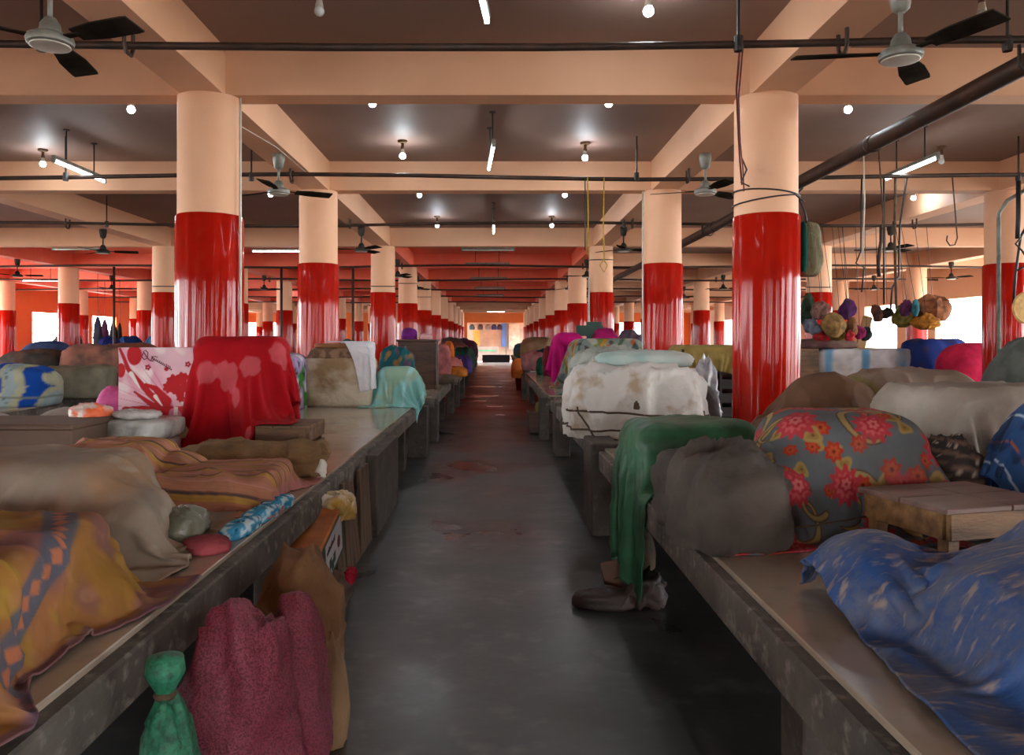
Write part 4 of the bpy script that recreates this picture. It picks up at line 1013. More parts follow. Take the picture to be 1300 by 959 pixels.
MB().lathe([(.024, .585), (.03, .595), (.024, .605)], (-.845, 2.02, 0), 16).build('tie_string', M_rope, t, True)
# carton with a printed label, yellow plastic, boards
t = thing('carton', 'green and white printed carton stuffed under the left platform edge', 'carton', (-.98, 4.2, .1))
Rm = Matrix.Translation((-.99, 4.3, .2)) @ Matrix.Rotation(R(12), 4, 'X')
MB().box((-.2, -.35, 0), (.1, .38, .27), M=Rm, bev=.006).build('carton_body', mat('carton_green', srgb(30, 66, 44), srgb(22, 48, 34), 5, .6), t)
lb_ = MB().box((.1005, -.12, .04), (.104, .3, .25), M=Rm).build('label_panel', mat('label_white', srgb(196, 190, 196), srgb(176, 170, 176), 3, .6), t)
fr = MB()
for a, b in ((-.05, .08), (.05, .07), (.0, .05)): fr.box((.1045, a, b), (.106, a + .05, b + .055), M=Rm)
fr.build('leaf_print', mat('leaf_green', srgb(24, 70, 40), srgb(20, 50, 30), 4, .6), lb_)
fr = MB()
for i in range(9): fr.box((.1045, -.1 + .024 * i, .185), (.106, -.083 + .024 * i, .205 + .006 * (i % 3)), M=Rm)
fr.build('faded_print', mat('print_dark', srgb(50, 60, 70), srgb(120, 50, 40), 9, .6), lb_)
MB().lathe([(.0, 0), (.035, .0), (.035, .002)], n=16, M=Rm @ Matrix.Translation((.105, .2, .13)) @ Matrix.Rotation(R(90), 4, 'Y')).build('fruit_print', mat('print_brown', srgb(100, 40, 24), srgb(80, 30, 20), 9, .6), lb_)
MB().box((-.2, -.35, .27), (.105, .38, .3), M=Rm, bev=.004).build('top_flap', mat('flap_orange', srgb(196, 116, 50), srgb(150, 84, 40), 6, .7), t)
lump('plastic_bag', (-.93, 4.62, .47), (.2, .3, .14), mat('yellow_plastic', srgb(190, 150, 50), srgb(200, 190, 170), 8, .3, .5, 20), 'crumpled yellow plastic sheet on the printed carton', 'bag', amp=.25, fold=.35, seed=51)
lump('scrap_bundle', (-.96, 4.3, 0), (.3, .7, .2), mat('scrap', srgb(104, 90, 66), srgb(70, 40, 36), 7, .8, .4, 20), 'scrap stuffed on the floor below the printed carton', 'scrap', amp=.2, fold=.3, seed=53)
lump('red_packet', (-.84, 4.52, .12), (.08, .26, .07), cloth('redpacket', (180, 24, 50), (140, 16, 36)), 'small red packet below the printed carton', 'packet', amp=.15, fold=.2, seed=54)
for i, (y, h_, tl) in enumerate(((4.85, .56, 3), (5.1, .6, 2), (5.36, .57, 4), (5.62, .6, 1), (5.86, .58, 2))):
    Mx = Matrix.Translation((-.94, y, 0)) @ Matrix.Rotation(R(-tl * 1.5), 4, 'Y')
    tag(MB().box((-.012, -.12, 0), (.012, .12, h_), M=Mx, bev=.003).build('wooden_board', M_wood2), 'weathered board leaning under the left platform, %s from the carton' % ['first', 'second', 'third', 'fourth', 'fifth'][i], 'board', 'boards under the left platform')

# ================================================================== GOODS ON THE RIGHT PLATFORM
M_tarp = bpy.data.materials.new('worn_blue_tarp'); N, L, p = nodes_of(M_tarp); MATS['tarp'] = M_tarp
tc = N.new('ShaderNodeTexCoord'); n1 = N.new('ShaderNodeTexNoise'); n1.inputs['Scale'].default_value = 8; n1.inputs['Detail'].default_value = 10; n1.inputs['Roughness'].default_value = .7
mp = N.new('ShaderNodeMapping'); mp.inputs['Scale'].default_value = (6, 22, 6); mp.inputs['Rotation'].default_value = (0, 0, .7); n2 = N.new('ShaderNodeTexNoise'); n2.inputs['Scale'].default_value = 2.2; n2.inputs['Detail'].default_value = 9
L.new(tc.outputs['Object'], n1.inputs['Vector']); L.new(tc.outputs['Object'], mp.inputs[0]); L.new(mp.outputs[0], n2.inputs['Vector'])
r1 = N.new('ShaderNodeValToRGB'); r1.color_ramp.elements[0].position = .42; r1.color_ramp.elements[1].position = .62; r1.color_ramp.elements[0].color = (*srgb(34, 72, 126), 1); r1.color_ramp.elements[1].color = (*srgb(84, 92, 112), 1)
r2 = N.new('ShaderNodeValToRGB'); r2.color_ramp.elements[0].position = .56; r2.color_ramp.elements[1].position = .68; r2.color_ramp.elements[0].color = (0, 0, 0, 1); r2.color_ramp.elements[1].color = (.8, .8, .8, 1)
mx = N.new('ShaderNodeMixRGB'); mx.inputs[2].default_value = (*srgb(150, 132, 120), 1)
L.new(n1.outputs[0], r1.inputs[0]); L.new(n2.outputs[0], r2.inputs[0]); L.new(r2.outputs[0], mx.inputs[0]); L.new(r1.outputs[0], mx.inputs[1]); L.new(mx.outputs[0], p.inputs['Base Color'])
p.inputs['Roughness'].default_value = .55
b_ = N.new('ShaderNodeBump'); b_.inputs['Strength'].default_value = .4; b_.inputs['Distance'].default_value = .01; L.new(n2.outputs[0], b_.inputs['Height']); L.new(b_.outputs[0], p.inputs['Normal'])
STOOL = ('box', (1.76, 3.0, .8), (.25, .21, .13), .01, R(15))
drape('tarpaulin', (1.56, 1.98, 1.4), (1.3, 1.5), (50, 54), [PLAT_R, ('ell', (1.16, 2.42, ZP), (.2, .22, .24)), ('ell', (1.5, 2.0, ZP), (.36, .46, .27)), ('ell', (1.72, 2.15, ZP), (.3, .4, .35)), STOOL, ('box', (2.34, 1.9, 1.5), (.28, .28, 1.5), .27, 0)], M_tarp, 'worn blue tarpaulin over a heap at the lower right corner', 'tarpaulin', up=3, seed=21, squeeze=.9, crumple=.03, cfreq=2, z0=1.18)
# stool
t = thing('wooden_stool', 'low wooden stool with a boarded top beside the blue tarpaulin', 'stool', (1.76, 3.0, ZP), rz=R(15))
for sx in (-1, 1):
    for sy in (-1, 1):
        MB().box((sx * .21 - .025, sy * .17 - .025, 0), (sx * .21 + .025, sy * .17 + .025, .21), bev=.003).build('leg', M_stool, t, False, True)
for sy in (-1, 1): MB().box((-.24, sy * .2 - .012, .125), (.24, sy * .2 + .012, .22), bev=.003).build('apron', M_stool, t, False, True)
for sx in (-1, 1): MB().box((sx * .24 - .012, -.187, .125), (sx * .24 + .012, .187, .22), bev=.003).build('apron', M_stool, t, False, True)
for (a, b, c, d) in ((-.265, -.22, .02, -.003), (.024, -.22, .265, -.003), (-.265, .003, .02, .22), (.024, .003, .265, .22)):
    MB().box((a, b, .22), (c, d, .24), bev=.003).build('top_board', M_stooltop, t, False, True)
FL1, FL2 = ('box', (1.6, 3.68, ZP + .22), (.34, .28, .27), .17, -.1), ('box', (1.17, 3.5, ZP + .12), (.16, .24, .16), .1, 0)
drape('draped_cloth', (1.52, 3.66, 1.6), (1.6, 1.5), (56, 52), [PLAT_R, FL1, FL2], M_attr, 'grey cloth with red flowers and scrolls over a mound on the right platform', pattern=pat_floral, up=6, seed=22, squeeze=.95)
tag(MB().tube([(.83, 3.05, ZP + .14), (1.02, 3.0, ZP + .1), (1.25, 3.08, ZP + .1), (1.5, 3.16, ZP + .12)], .004, 6).build('string', M_rope, smooth=True), 'thin string stretched round the foot of the flowered cloth', 'string')
t = thing('grey_sack', 'dark grey brown sack bulging over the right platform edge', 'sack', (.93, 3.3, ZP))
gs = Lump((.93, 3.3, ZP - .0), (.42, .66, .37), e=2.9, amp=.1, fold=.22, seed=23, rz=.1)
gs.mesh('sack_body', mat('grey_sack', srgb(86, 76, 68), srgb(60, 54, 48), 4, .85, .6, 20), t, (60, 34))
drape('tarpaulin', (.98, 4.64, 1.5), (1.44, 1.3), (46, 42), [PLAT_R, ('box', (1.14, 4.66, ZP + .16), (.36, .3, .19), .12, .1)], mat('green_tarp', srgb(46, 108, 74), srgb(30, 78, 50), 5, .5, .6, 12), 'green tarpaulin draped over goods and hanging down the right platform edge', 'tarpaulin', seed=24, squeeze=.9, crumple=.03, cfreq=2)
# white roped bundle
M_wt = mat('white_tarp', srgb(206, 204, 198), srgb(170, 150, 124), 5, .55, .9, 9, lo=.32, hi=.46)
t = thing('roped_bundle', 'big off-white tarpaulin bundle tied with brown ropes', 'bundle', (1.25, 6.95, ZP))
wb = Lump((1.24, 6.98, ZP), (1.14, .92, .62), e=4.5, amp=.07, fold=.15, seed=25, rz=-.06)
wb.mesh('bundle_body', M_wt, t, (90, 50))
for k_, s in enumerate((-.05, -.38)): MB().tube(wb.ring(lambda a: (math.cos(a), math.sin(a), s + .05 * math.sin(2 * a + k_))), .009, 6).build('rope', M_rope, t, True)
MB().tube(wb.ring(lambda a: (math.cos(a), .2 + .1 * math.sin(a), math.sin(a)), lift=.006), .008, 6).build('rope', M_rope, t, True)
MB().tube(wb.ring(lambda a: (math.cos(a), -.9, math.sin(a) * .8 + .1), lift=.006)[30:60], .008, 6).build('rope', M_rope, t, True)
Lump((1.18, 6.5, ZP + .26), (.06, .06, .08), e=2.2, amp=.2, fold=.3, seed=3).mesh('rope_knot', M_rope, t, (18, 12))
lump('tarpaulin', (1.35, 7.15, ZP + .6), (.86, .6, .14), mat('aqua_tarp', srgb(190, 204, 198), srgb(150, 180, 176), 3, .6, .4, 12), 'pale aqua tarpaulin folded on top of the roped bundle', 'tarpaulin', e=3, amp=.12, fold=.2, seed=26)
lump('bundle', (1.36, 9.3, ZP), (1.1, 1.3, .74), mat('grey_white_cloth', srgb(158, 164, 156), srgb(120, 126, 116), 4, .8, .4, 12), 'grey white cloth heap behind the roped bundle', amp=.1, fold=.18, seed=27)
# green flowered cloth, magenta cloths behind it
drape('draped_cloth', (1.78, 13.2, 1.9), (2.3, 2.7), (48, 54), [('box', (2.3, 16.3, ZP - .2), (1.52, 4.3, .2), .01, 0), ('box', (1.84, 13.2, ZP + .4), (.56, .8, .46), .2, 0)], M_attr, 'pale green cloth with yellow leaf streaks over a tall heap right of the aisle', pattern=pat_leaf, up=3, seed=28, squeeze=.97)
M_mag = cloth('magenta', (186, 8, 110), (146, 4, 84))
drape('draped_cloth', (1.36, 14.95, 2.0), (1.5, 1.6), (34, 36), [('box', (2.3, 16.3, ZP - .2), (1.52, 4.3, .2), .01, 0), ('box', (1.38, 14.95, ZP + .46), (.26, .3, .52), .15, 0)], M_mag, 'magenta cloth over a tall narrow heap beside the aisle', seed=29, squeeze=.98)
fl('bundle', 752, 790, 417, 14.6, cloth('magenta2', (170, 14, 100), (120, 8, 70)), 'magenta bundle showing above the pale green cloth')
fl('bundle', 785, 824, 418, 15.6, cloth('slate_purple', (90, 76, 92), (70, 50, 60)), 'slate grey bundle left of the second right column')
tag(MB().box((1.98, 17.0, ZP), (2.3, 17.04, 1.93), bev=.005).box((1.75, 16.9, 1.62), (2.32, 17.0, 1.85)).build('green_board', mat('dark_green_board', srgb(18, 64, 50), srgb(14, 48, 38), 4, .5)), 'dark green board standing before the third right column', 'board')
# khaki covered crate, silver bag, grey sack behind the nearest right column
t = thing('plastic_crate', 'black plastic crate of bottles under the khaki cloth', 'crate', (2.32, 8.7, ZP))
for i in range(5): MB().box((2.0, 8.38, ZP + .02 + .15 * i), (2.62, 9.0, ZP + .12 + .15 * i)).build('slat_band', M_black, t)
for x in (2.0, 2.2, 2.4, 2.6): MB().box((x - .012, 8.36, ZP), (x + .012, 9.02, ZP + .74)).build('upright', M_black, t)
drape('draped_cloth', (2.3, 8.66, 1.9), (1.1, 1.06), (36, 34), [PLAT_R, ('box', (2.31, 8.69, ZP + .37), (.33, .33, .4), .04, 0)], cloth('khaki', (150, 132, 74), (120, 102, 56)), 'khaki cloth thrown over the black crate behind the nearest right column', seed=33)
lump('plastic_bag', (2.1, 7.85, ZP), (.36, .3, .66), mat('silver_plastic', srgb(190, 192, 196), srgb(120, 124, 130), 7, .18, .6, 14), 'shiny silver plastic bag left of the nearest right column', 'bag', amp=.15, fold=.4, seed=34, taper=.5)
lump('grey_sack', (1.92, 7.3, ZP), (.3, .42, .42), cloth('greysack', (110, 106, 108), (84, 80, 80)), 'grey sack between the roped bundle and the nearest right column', 'sack', amp=.1, fold=.15, seed=35)
# heaps behind the flowered cloth
drape('draped_cloth', (2.14, 5.12, 1.7), (1.3, 1.3), (42, 42), [PLAT_R, ('ell', (2.16, 5.15, ZP), (.42, .36, .62)), ('ell', (1.85, 5.05, ZP), (.25, .3, .36))], cloth('brown', (104, 76, 56), (84, 58, 42)), 'brown cloth over a mound before the nearest right column', seed=36, crumple=.04, cfreq=1.8)
drape('draped_cloth', (2.82, 5.35, 1.7), (1.5, 1.35), (48, 44), [PLAT_R, ('box', (2.82, 5.4, ZP + .27), (.4, .32, .34), .18, .15), ('ell', (2.4, 5.3, ZP), (.2, .25, .5))], M_attr, 'taupe cloth with a purple border beside the brown mound', pattern=pat_taupe, up=3, seed=37, crumple=.04, cfreq=1.8)
drape('draped_cloth', (2.56, 4.2, 1.7), (1.62, 1.4), (48, 42), [PLAT_R, ('box', (2.58, 4.22, ZP + .25), (.42, .32, .33), .04, .12)], cloth('grey_sheet', (166, 158, 148), (138, 128, 116), 2.5), 'grey white sheet over a boxy heap at the right', seed=38, crumple=.025, cfreq=1.6)
drape('draped_cloth', (2.42, 3.42, 1.6), (.8, 1.1), (30, 40), [PLAT_R, ('ell', (2.42, 3.42, ZP), (.24, .3, .58)), STOOL], M_attr, 'blue checked cloth hanging over a heap at the right edge', pattern=pat_bluered, up=3, seed=39)
drape('draped_cloth', (2.56, 3.3, 1.7), (.6, 1.0), (24, 36), [PLAT_R, ('ell', (2.5, 3.36, ZP), (.28, .32, .6)), STOOL], cloth('brick_red', (150, 40, 32), (110, 26, 26)), 'brick red cloth beside the blue checked cloth at the right edge', seed=40)
def dark_stripe(V):
    t_ = (V[:, 2] * 18 + V[:, 0] * 3) % 1; img = flat(V[:, 0], C(60, 54, 52)); over(img, sm(.18 - np.abs(t_ - .5), 0, .05), C(120, 96, 84)); over(img, sm(.06 - np.abs(t_ - .1), 0, .03), C(196, 180, 164))
    return img
lump('folded_cloth', (2.12, 3.66, ZP), (.26, .34, .38), M_attr, 'dark striped folded cloths between the grey sheet and the blue cloth', 'cloth', pattern=dark_stripe, amp=.1, fold=.15, seed=41, n=(50, 40))
lump('blanket_heap', (5.75, 8.2, ZP), (1.4, 1.0, .97), cloth('blanket', (96, 104, 100), (76, 82, 78), 6), 'grey blanket heap at the right edge beside the red column', 'blanket', amp=.06, fold=.1, seed=42, taper=.4)
# white striped box, wooden box, blue covered box on the right side platform
def white_stripe(V):
    t_ = ((V[:, 0] + .9) / .62) % 1; img = flat(V[:, 0], C(196, 196, 198)); over(img, sm(.13 - np.abs(t_ - .3), 0, .02), C(110, 160, 196)); over(img, sm(Noise(6)(V, 3), .2, .5), C(170, 160, 150), .5)
    return img
lump('wrapped_box', (6.5, 14.0, ZP), (1.75, .8, .7), M_attr, 'long box wrapped in white and blue striped sheeting', 'box', pattern=white_stripe, e=10, amp=.02, fold=.05, seed=43, clip=.97, n=(120, 40))
tag(MB().box((5.06, 13.6, ZP), (5.6, 14.3, 1.38), bev=.012).build('wooden_box', M_wood), 'dark wooden box left of the long striped box', 'box')
lump('covered_box', (7.65, 13.7, ZP), (.95, .9, .86), cloth('royal_blue', (28, 50, 120), (70, 56, 60), 3, lo=.3, hi=.45), 'box under royal blue and brown cloth right of the striped box', 'box', e=5, amp=.05, fold=.06, seed=44)
lump('cloth_heap', (5.75, 13.9, 1.38), (1.2, .6, .17), cloth('mud', (110, 90, 76), (90, 50, 60), 5), 'muddy cloth heap on top of the wooden and striped boxes', 'cloth', amp=.15, fold=.25, seed=45)
# hanging bags on strings from the pipe
def hang(px, py, w_, h_, c, label, d=13.3, kind='bag', e=1.8, rz=0.0, amp=.25, fold=.25, sd=1):
    x, z = (px - 628) * d / FPX, EYE - (py - 434) * d / FPX
    W, H = w_ * d / FPX, h_ * d / FPX
    t = thing('hanging_bag', label, 'bag', (x, d, z - H / 2))
    Lump((x, d, z - H / 2), (W, W * .7, H), e=e, amp=amp, fold=fold, seed=sd, rz=rz, clip=.9).mesh('bag_body', cloth('bag%d' % sd, c, tuple(int(q * .6) for q in c), 9), t, (15, 10), smooth=False)
    MB().tube([(x, d, z + H / 2 - .02), (x + .02, 13.4, 3.48)], .005, 5).build('string', M_wire, t)
hang(1026, 396, 22, 42, (50, 70, 52), 'dark green net bag hanging leftmost by the nearest right column', sd=301)
hang(1042, 393, 26, 26, (150, 110, 100), 'patchwork grey and red bag hanging by the pink column', sd=302, d=13.1)
hang(1031, 415, 24, 22, (110, 116, 134), 'blue grey plastic bag hanging below the green net bag', sd=303, d=13.0)
hang(1058, 412, 36, 34, (150, 118, 70), 'square tan bag in the middle of the hanging cluster', sd=304, d=12.9, e=1.4, amp=.05, fold=.08)
hang(1075, 393, 24, 26, (96, 40, 110), 'purple bag at the top of the hanging cluster', sd=305, d=13.2, e=1.6)
hang(1081, 414, 18, 24, (140, 96, 60), 'small brown bag right of the square tan bag', sd=306, d=13.0)
hang(1046, 427, 28, 12, (190, 40, 40), 'red bag low in the hanging cluster', sd=307, d=13.1)
hang(1068, 427, 26, 12, (130, 104, 40), 'olive bag under the square tan bag', sd=308, d=13.0)
hang(1079, 426, 14, 14, (206, 50, 60), 'bright red packet low right of the tan bag', sd=309, d=12.9)
hang(1091, 422, 14, 18, (150, 30, 90), 'magenta packet right of the hanging cluster', sd=310, d=13.2)
hang(1100, 424, 14, 18, (40, 50, 50), 'dark packet beside the magenta one', sd=311, d=13.3)
hang(1114, 398, 16, 22, (100, 66, 52), 'brown cone-shaped bag between the two clusters', sd=312, e=1.7)
hang(1126, 398, 14, 14, (60, 56, 44), 'small dark bag left of the second hanging cluster', sd=313)
hang(1147, 402, 28, 28, (110, 100, 44), 'olive round bag in the right hanging cluster', sd=314, d=13.2)
hang(1151, 391, 16, 22, (90, 40, 80), 'plum bag above the olive round bag', sd=315, d=13.0)
hang(1162, 391, 10, 22, (50, 120, 130), 'narrow teal cloth in the right hanging cluster', sd=316, d=12.9)
hang(1183, 391, 44, 34, (150, 96, 64), 'big brown leather-like bag in the right hanging cluster', sd=317, d=13.2, amp=.1)
hang(1176, 410, 34, 18, (180, 120, 40), 'orange yellow bag under the big brown bag', sd=318, d=13.0)
tag(MB().box((0, 0, 0), (.16, .05, .62), M=Matrix.Translation((6.3, 13.75, 1.36)) @ Matrix.Rotation(R(14), 4, 'Y'), bev=.01).build('tan_plank', M_card), 'tan plank leaning between the hanging bag clusters', 'plank')
t = thing('hanging_bag', 'striped olive bag hanging on the right side of the nearest right column', 'bag', (2.74, 6.85, 2.1))
Lump((2.74, 6.87, 2.07), (.19, .24, .46), e=3.2, amp=.06, fold=.16, seed=71, clip=.9).mesh('bag_body', mat('olive_bag', srgb(124, 116, 84), srgb(90, 84, 60), 6, .8, .3, 20, stretch=(8, 8, .6)), t, (36, 26))
Lump((2.655, 6.78, 2.1), (.05, .12, .44), e=3, amp=.06, fold=.1, seed=72, clip=.9).mesh('green_strip', cloth('green_strip', (20, 84, 72)), t, (16, 18))
MB().tube([(2.72, 6.85, 2.5), (2.68, 6.8, 2.62), (2.62, 6.8, 2.74)], .008, 6).build('strap', M_wire, t, True)
tag(MB().lathe([(.02, -.02), (.2, -.02), (.215, 0), (.2, .02), (.02, .02)], n=28, M=Matrix.Translation((6.78, 10.0, 1.93)) @ Matrix.Rotation(R(90), 4, 'X')).build('round_basket', mat('straw', srgb(206, 170, 110), srgb(176, 140, 84), 20, .8)), 'round straw tray hanging at the right edge', 'basket')
lump('cloth_heap', (7.5, 12.4, ZP), (1.0, .8, .8), cloth('hotpink', (206, 40, 80), (150, 20, 60)), 'hot pink cloth heap behind the right red column', 'cloth', seed=73)
tag(MB().box((7.28, 10.49, 1.44), (7.42, 10.505, 1.62)).box((7.3, 10.485, 1.47), (7.37, 10.49, 1.56)).build('torn_poster', mat('torn_paper', srgb(206, 190, 150), srgb(60, 90, 60), 14, .8)), 'torn paper scrap stuck on the right red column', 'poster')

# ================================================================== FLOOR THINGS RIGHT OF THE AISLE
t = thing('wooden_box', 'small dark wooden box on the floor at the right platform edge', 'box', (.74, 12.85, 0))
MB().box((.55, 12.7, .02), (.93, 13.15, .33), bev=.01).build('box_body', M_darkwood, t); MB().box((.53, 12.68, .33), (.95, 13.17, .36), bev=.006).build('lid', M_darkwood, t)
lump('cloth_bag', (.78, 12.9, .36), (.24, .26, .16), cloth('olive_yellow', (130, 124, 60), (70, 66, 40)), 'olive yellow bag on the small dark wooden box', 'bag', seed=81)
t = thing('rag_heap', 'torn dark brown leather scraps on the floor under the green tarpaulin', 'rags', (.72, 4.5, 0))
M_lea = mat('dark_leather', srgb(62, 44, 40), srgb(42, 30, 28), 6, .55, .4, 20); M_lea2 = mat('brown_leather', srgb(110, 68, 40), srgb(80, 48, 30), 6, .6, .4, 20)
Lump((.62, 4.45, 0), (.34, .16, .1), e=3, amp=.14, fold=.2, seed=82, rz=-.2).mesh('dark_roll', M_lea, t, (36, 18))
MB().box((-.1, -.01, 0), (.1, .012, .2), M=Matrix.Translation((.76, 4.62, .02)) @ Matrix.Rotation(R(-14), 4, 'X') @ Matrix.Rotation(R(-12), 4, 'Y'), bev=.004).build('brown_flap', M_lea2, t)
Lump((.85, 4.5, 0), (.26, .26, .2), e=2.4, amp=.22, fold=.4, seed=83).mesh('crumpled_piece', M_lea, t, (36, 22))
MB().tube([(.69, 4.58, .12), (.77, 4.56, .15), (.84, 4.55, .17)], .004, 5).build('cord', M_rope, t); MB().tube([(.7, 4.36, .03), (.74, 4.35, .1), (.77, 4.37, .13)], .005, 5).build('cord', M_rope, t)
lump('cloth_heap', (.95, 5.2, 0), (.2, .3, .26), mat('dull_cloth', srgb(90, 74, 54), srgb(60, 50, 40), 5, .9, .3), 'dull brown rag under the right platform behind the leather scraps', 'rags', seed=84)
t = thing('bucket', 'dark red bucket on the floor under the orange bag', 'bucket', (.8, 24.3, 0))
MB().lathe([(.13, 0), (.17, .36), (.18, .36), (.18, .38), (.15, .38)], (.8, 24.3, 0), 24).build('bucket_body', mat('dark_red_plastic', srgb(130, 20, 30), srgb(100, 16, 24), 4, .4), t, True)
MB().tube([(.63, 24.3, .37), (.68, 24.2, .28), (.8, 24.13, .24), (.92, 24.2, .28), (.97, 24.3, .37)], .006, 5).build('handle', M_black, t)
lump('cloth_bag', (.72, 24.2, .39), (.42, .4, .6), cloth('orange', (224, 130, 60), (190, 100, 44)), 'orange bag on the red bucket right of the far aisle', 'bag', seed=85)
fl('bundle', 664, 692, 447, 22.4, cloth('mauve', (150, 100, 100), (116, 76, 80)), 'mauve bundle behind the orange bag', depth=.8)
fl('bundle', 682, 694, 455, 19.6, cloth('emerald', (14, 84, 56), (10, 60, 40)), 'emerald green cloth at the end of the right aisle platform', depth=.5)
fl('bundle', 690, 703, 440, 18.8, cloth('wine', (110, 20, 30), (80, 14, 24)), 'wine red bundle beside the magenta cloth', depth=.6)

# ================================================================== LEFT SIDE PLATFORMS
def bluewhite(V):
    n = Noise(35); t_ = (V[:, 0] * 1.1 + .5 * np.abs(V[:, 2] - .25) + .01 * n(V, 1)) / .5 % 1
    img = flat(V[:, 0], C(176, 178, 150)); over(img, sm(.2 - np.abs(t_ - .3), 0, .02), C(16, 76, 170)); over(img, sm(.16 - np.abs(t_ - .72), 0, .03), C(150, 172, 176))
    q = np.abs(((V[:, 0] * 6 + np.sin(V[:, 2] * 30)) % 1) - .5); over(img, sm(.05 - q, 0, .02) * (np.abs(t_ - .72) < .1) * .7, C(60, 60, 66)); over(img, sm(.012 - np.abs(V[:, 2] - .12), 0, .004), C(120, 130, 120))
    return img
lump('printed_bundle', (-6.35, 10.2, ZP), (1.35, .75, .52), M_attr, 'bundle wrapped in blue and cream wave-printed plastic at the left edge', pattern=bluewhite, e=3.4, amp=.05, fold=.05, seed=91, n=(120, 50))
lump('wrapped_box', (-6.22, 11.75, ZP), (.95, .7, .46), mat('olive_wrap', srgb(132, 130, 108), srgb(100, 98, 80), 4, .5, .4, 12), 'olive grey plastic-wrapped box beside the blue printed bundle', 'box', e=6, amp=.05, fold=.08, seed=92)
t = thing('wooden_bed', 'low wooden bed frame carrying heaped cloths at the left', 'bed', (-7.1, 13.2, ZP))
for x in (-8.1, -6.25):
    for y in (12.85, 13.75): MB().box((x - .04, y - .04, ZP), (x + .04, y + .04, ZP + .16)).build('leg', M_darkwood, t)
MB().box((-8.2, 12.78, ZP + .16), (-6.15, 13.82, ZP + .3), bev=.01).build('bed_frame', M_darkwood, t)
MB().box((-8.2, 12.77, ZP + .18), (-6.15, 12.78, ZP + .28)).build('fringe', mat('fringe_brown', srgb(130, 90, 50), srgb(70, 48, 34), 30, .8), t)
lump('cloth_heap', (-6.62, 13.25, ZP + .3), (1.15, .9, .46), cloth('dusty_rose', (168, 112, 96), (96, 78, 70), 4), 'dusty rose cloth heap on the wooden bed', 'cloth', e=3.4, amp=.08, fold=.14, seed=93)
lump('cloth_heap', (-7.65, 13.2, ZP + .3), (1.1, .9, .4), cloth('charcoal', (60, 62, 60), (110, 80, 66), 3), 'charcoal and brown cloth heap on the left end of the wooden bed', 'cloth', amp=.08, fold=.14, seed=94)
lump('cloth_heap', (-7.9, 13.9, ZP), (1.0, .6, .85), cloth('steel_blue', (60, 84, 130), (50, 60, 90)), 'steel blue cloth heap behind the wooden bed', 'cloth', seed=95)
lump('cloth_heap', (-6.9, 15.0, ZP), (1.2, .8, .82), cloth('terracotta', (150, 84, 60), (110, 60, 44)), 'terracotta cloth heap behind the dusty rose one', 'cloth', seed=96)
for i, (px0, px1, yt, d, c, lb) in enumerate(((118, 140, 427, 22, (24, 40, 110), 'navy blue bundle between the left columns, left of two'), (140, 170, 428, 23.3, (20, 60, 120), 'navy blue bundle between the left columns, right of two'), (176, 200, 428, 25, (40, 90, 130), 'small teal blue bundle left of the printed pink sheet'),
        (62, 92, 420, 25, (60, 56, 44), 'dark olive bundle between the leftmost columns'), (316, 345, 432, 19.4, (150, 50, 44), 'brick red bundle behind the red cloth'), (300, 330, 436, 24, (90, 70, 60), 'brown bundle far behind the red cloth'), (425, 445, 432, 13, (40, 70, 66), 'dark green bundle behind the white towel'))):
    b_ = ZP
    fl('bundle', px0, px1, yt, d, cloth('side%d' % i, c), lb, base=b_, depth=.9)
for i, (px, pw, y0_, y1_, d, c, lb) in enumerate(((124, 14, 402, 440, 27, (40, 44, 60), 'dark navy garment hanging far left'), (133, 12, 405, 440, 27.3, (80, 40, 70), 'plum garment hanging far left'), (144, 12, 408, 440, 27.6, (34, 34, 40), 'black garment hanging far left'), (152, 8, 410, 440, 27.9, (30, 36, 34), 'dark green garment hanging far left'), (84, 10, 412, 440, 29, (70, 34, 40), 'maroon garment hanging far left'), (197, 8, 412, 430, 30, (150, 150, 160), 'pale garment hanging far left'))):
    x = (px - 628) * d / FPX; H = (y1_ - y0_) * d / FPX; z = EYE - (y1_ - 434) * d / FPX
    t = thing('hanging_garment', lb, 'garment', (x, d, z))
    Lump((x, d, z), (pw * d / FPX, .14, H), e=2.4, amp=.15, fold=.4, seed=400 + i, clip=.9, taper=.45).mesh('garment_body', cloth('garm%d' % i, c), t, (20, 16))
    MB().tube([(x, d, z + H - .05), (x, d, 3.3), (x, d, ZC - .01)], .008, 5).build('string', M_wire, t)

# ================================================================== BEYOND THE FAR EXIT
Ys = 62.0
t = thing('market_stall', 'bright street stall seen through the far aisle exit', 'stall', (0, Ys, 0))
MB().box((-2.1, Ys, 0), (.3, Ys + .8, 1.1), bev=.02).build('counter', mat('stall_grey', srgb(110, 106, 104), srgb(90, 86, 84), 2, .7), t)
MB().box((-1.6, Ys - .03, .75), (.1, Ys - .005, .85)).build('green_stripe', mat('mint', srgb(30, 130, 96), srgb(26, 110, 80), 2, .6), t)
MB().box((-2.3, Ys + 1.6, 0), (2.6, Ys + 1.75, 3.4)).build('back_panel', mat('cream_panel', srgb(136, 126, 112), srgb(112, 104, 94), 1.2, .8), t)
MB().box((.55, Ys + 1.3, 1.1), (1.0, Ys + 1.4, 3.0)).build('blue_banner', mat('sky_blue', srgb(30, 84, 150), srgb(26, 70, 130), 2, .6), t)
MB().box((1.15, Ys + 1.2, .9), (2.0, Ys + 1.28, 2.9)).build('pale_cloth', mat('pale_cloth', srgb(140, 140, 130), srgb(116, 116, 110), 4, .8), t)
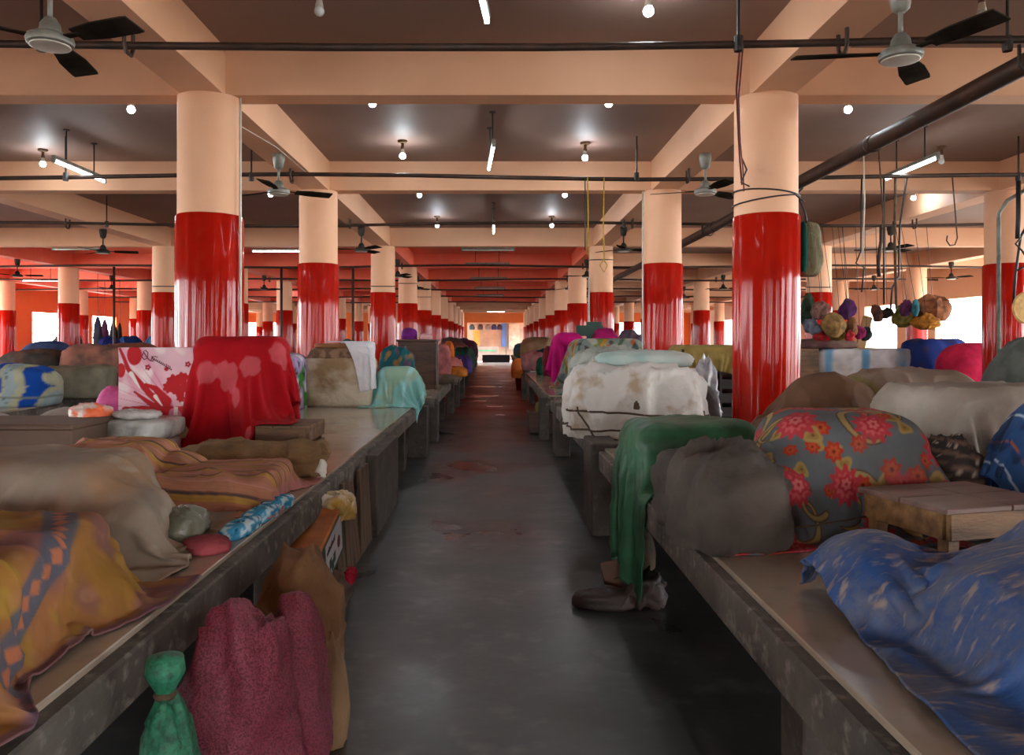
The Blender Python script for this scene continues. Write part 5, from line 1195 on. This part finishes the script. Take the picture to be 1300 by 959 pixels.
MB().box((-1.7, Ys + 1.2, 1.2), (-1.2, Ys + 1.28, 2.4)).build('yellow_cloth', mat('yellow_cloth', srgb(160, 120, 46), srgb(140, 104, 40), 4, .8), t)
for i, x in enumerate((-1.8, -1.15, -.55, -.05, .4)):
    tag(Lump((x, Ys + .4, 2.45), (.45, .3, .42), e=2.6, seed=500 + i).mesh('hanging_bag', cloth('stallbag%d' % i, [(36, 60, 72), (44, 46, 50), (80, 84, 90), (20, 32, 76), (30, 30, 56)][i]), None, (18, 12)), ['teal', 'charcoal', 'pale grey', 'navy blue', 'indigo'][i] + ' bag hanging at the top of the far street stall', 'bag')
MB().box((-3.2, Ys - 1.6, 3.25), (3.4, Ys + 2.2, 3.32)).build('added_shade_roof', mat('shade_roof_orange', srgb(226, 120, 56), srgb(206, 104, 46), 1, .8), t)  # unseen roof added over the stall to shade it
MB().tube([(-2.2, Ys + .4, 2.88), (.9, Ys + .4, 2.88)], .02, 6).build('hanging_rail', M_black, t)
MB().tube([(-2.2, Ys + .4, 0), (-2.2, Ys + .4, 3.26)], .03, 8).build('stall_post', M_black, t); MB().tube([(.9, Ys + .4, 0), (.9, Ys + .4, 3.26)], .03, 8).build('stall_post', M_black, t)
tag(MB().box((-.9, 57.2, 0), (1.1, 57.6, .55), bev=.02).build('step_block', mat('dark_block', srgb(44, 42, 50), srgb(36, 34, 40), 3, .8)), 'dark low block before the far exit', 'step')
for i, (x, w_, h_, c) in enumerate(((-31, 18, 6, (214, 206, 196)), (-12, 12, 7, (226, 216, 200)), (6, 14, 6.5, (206, 210, 214)), (22, 16, 7, (220, 212, 200)))):
    t = thing('street_building', ['cream', 'ivory', 'pale blue', 'sand'][i] + ' building across the street beyond the far wall', 'building', (x + w_ / 2, 72, 0))
    m = mat('bldg%d' % i, srgb(*c), None, .6, .8)
    MB().box((x, 72, 0), (x + w_, 78, h_)).build('wall', m, t)
    for k in range(int(w_ // 3)):
        MB().box((x + 1 + 3 * k, 71.95, 1.0), (x + 2.4 + 3 * k, 72.0, 2.6)).build('window', M_grey, t)
    MB().box((x - .2, 71.6, h_), (x + w_ + .2, 78.2, h_ + .25)).build('roof', m, t)
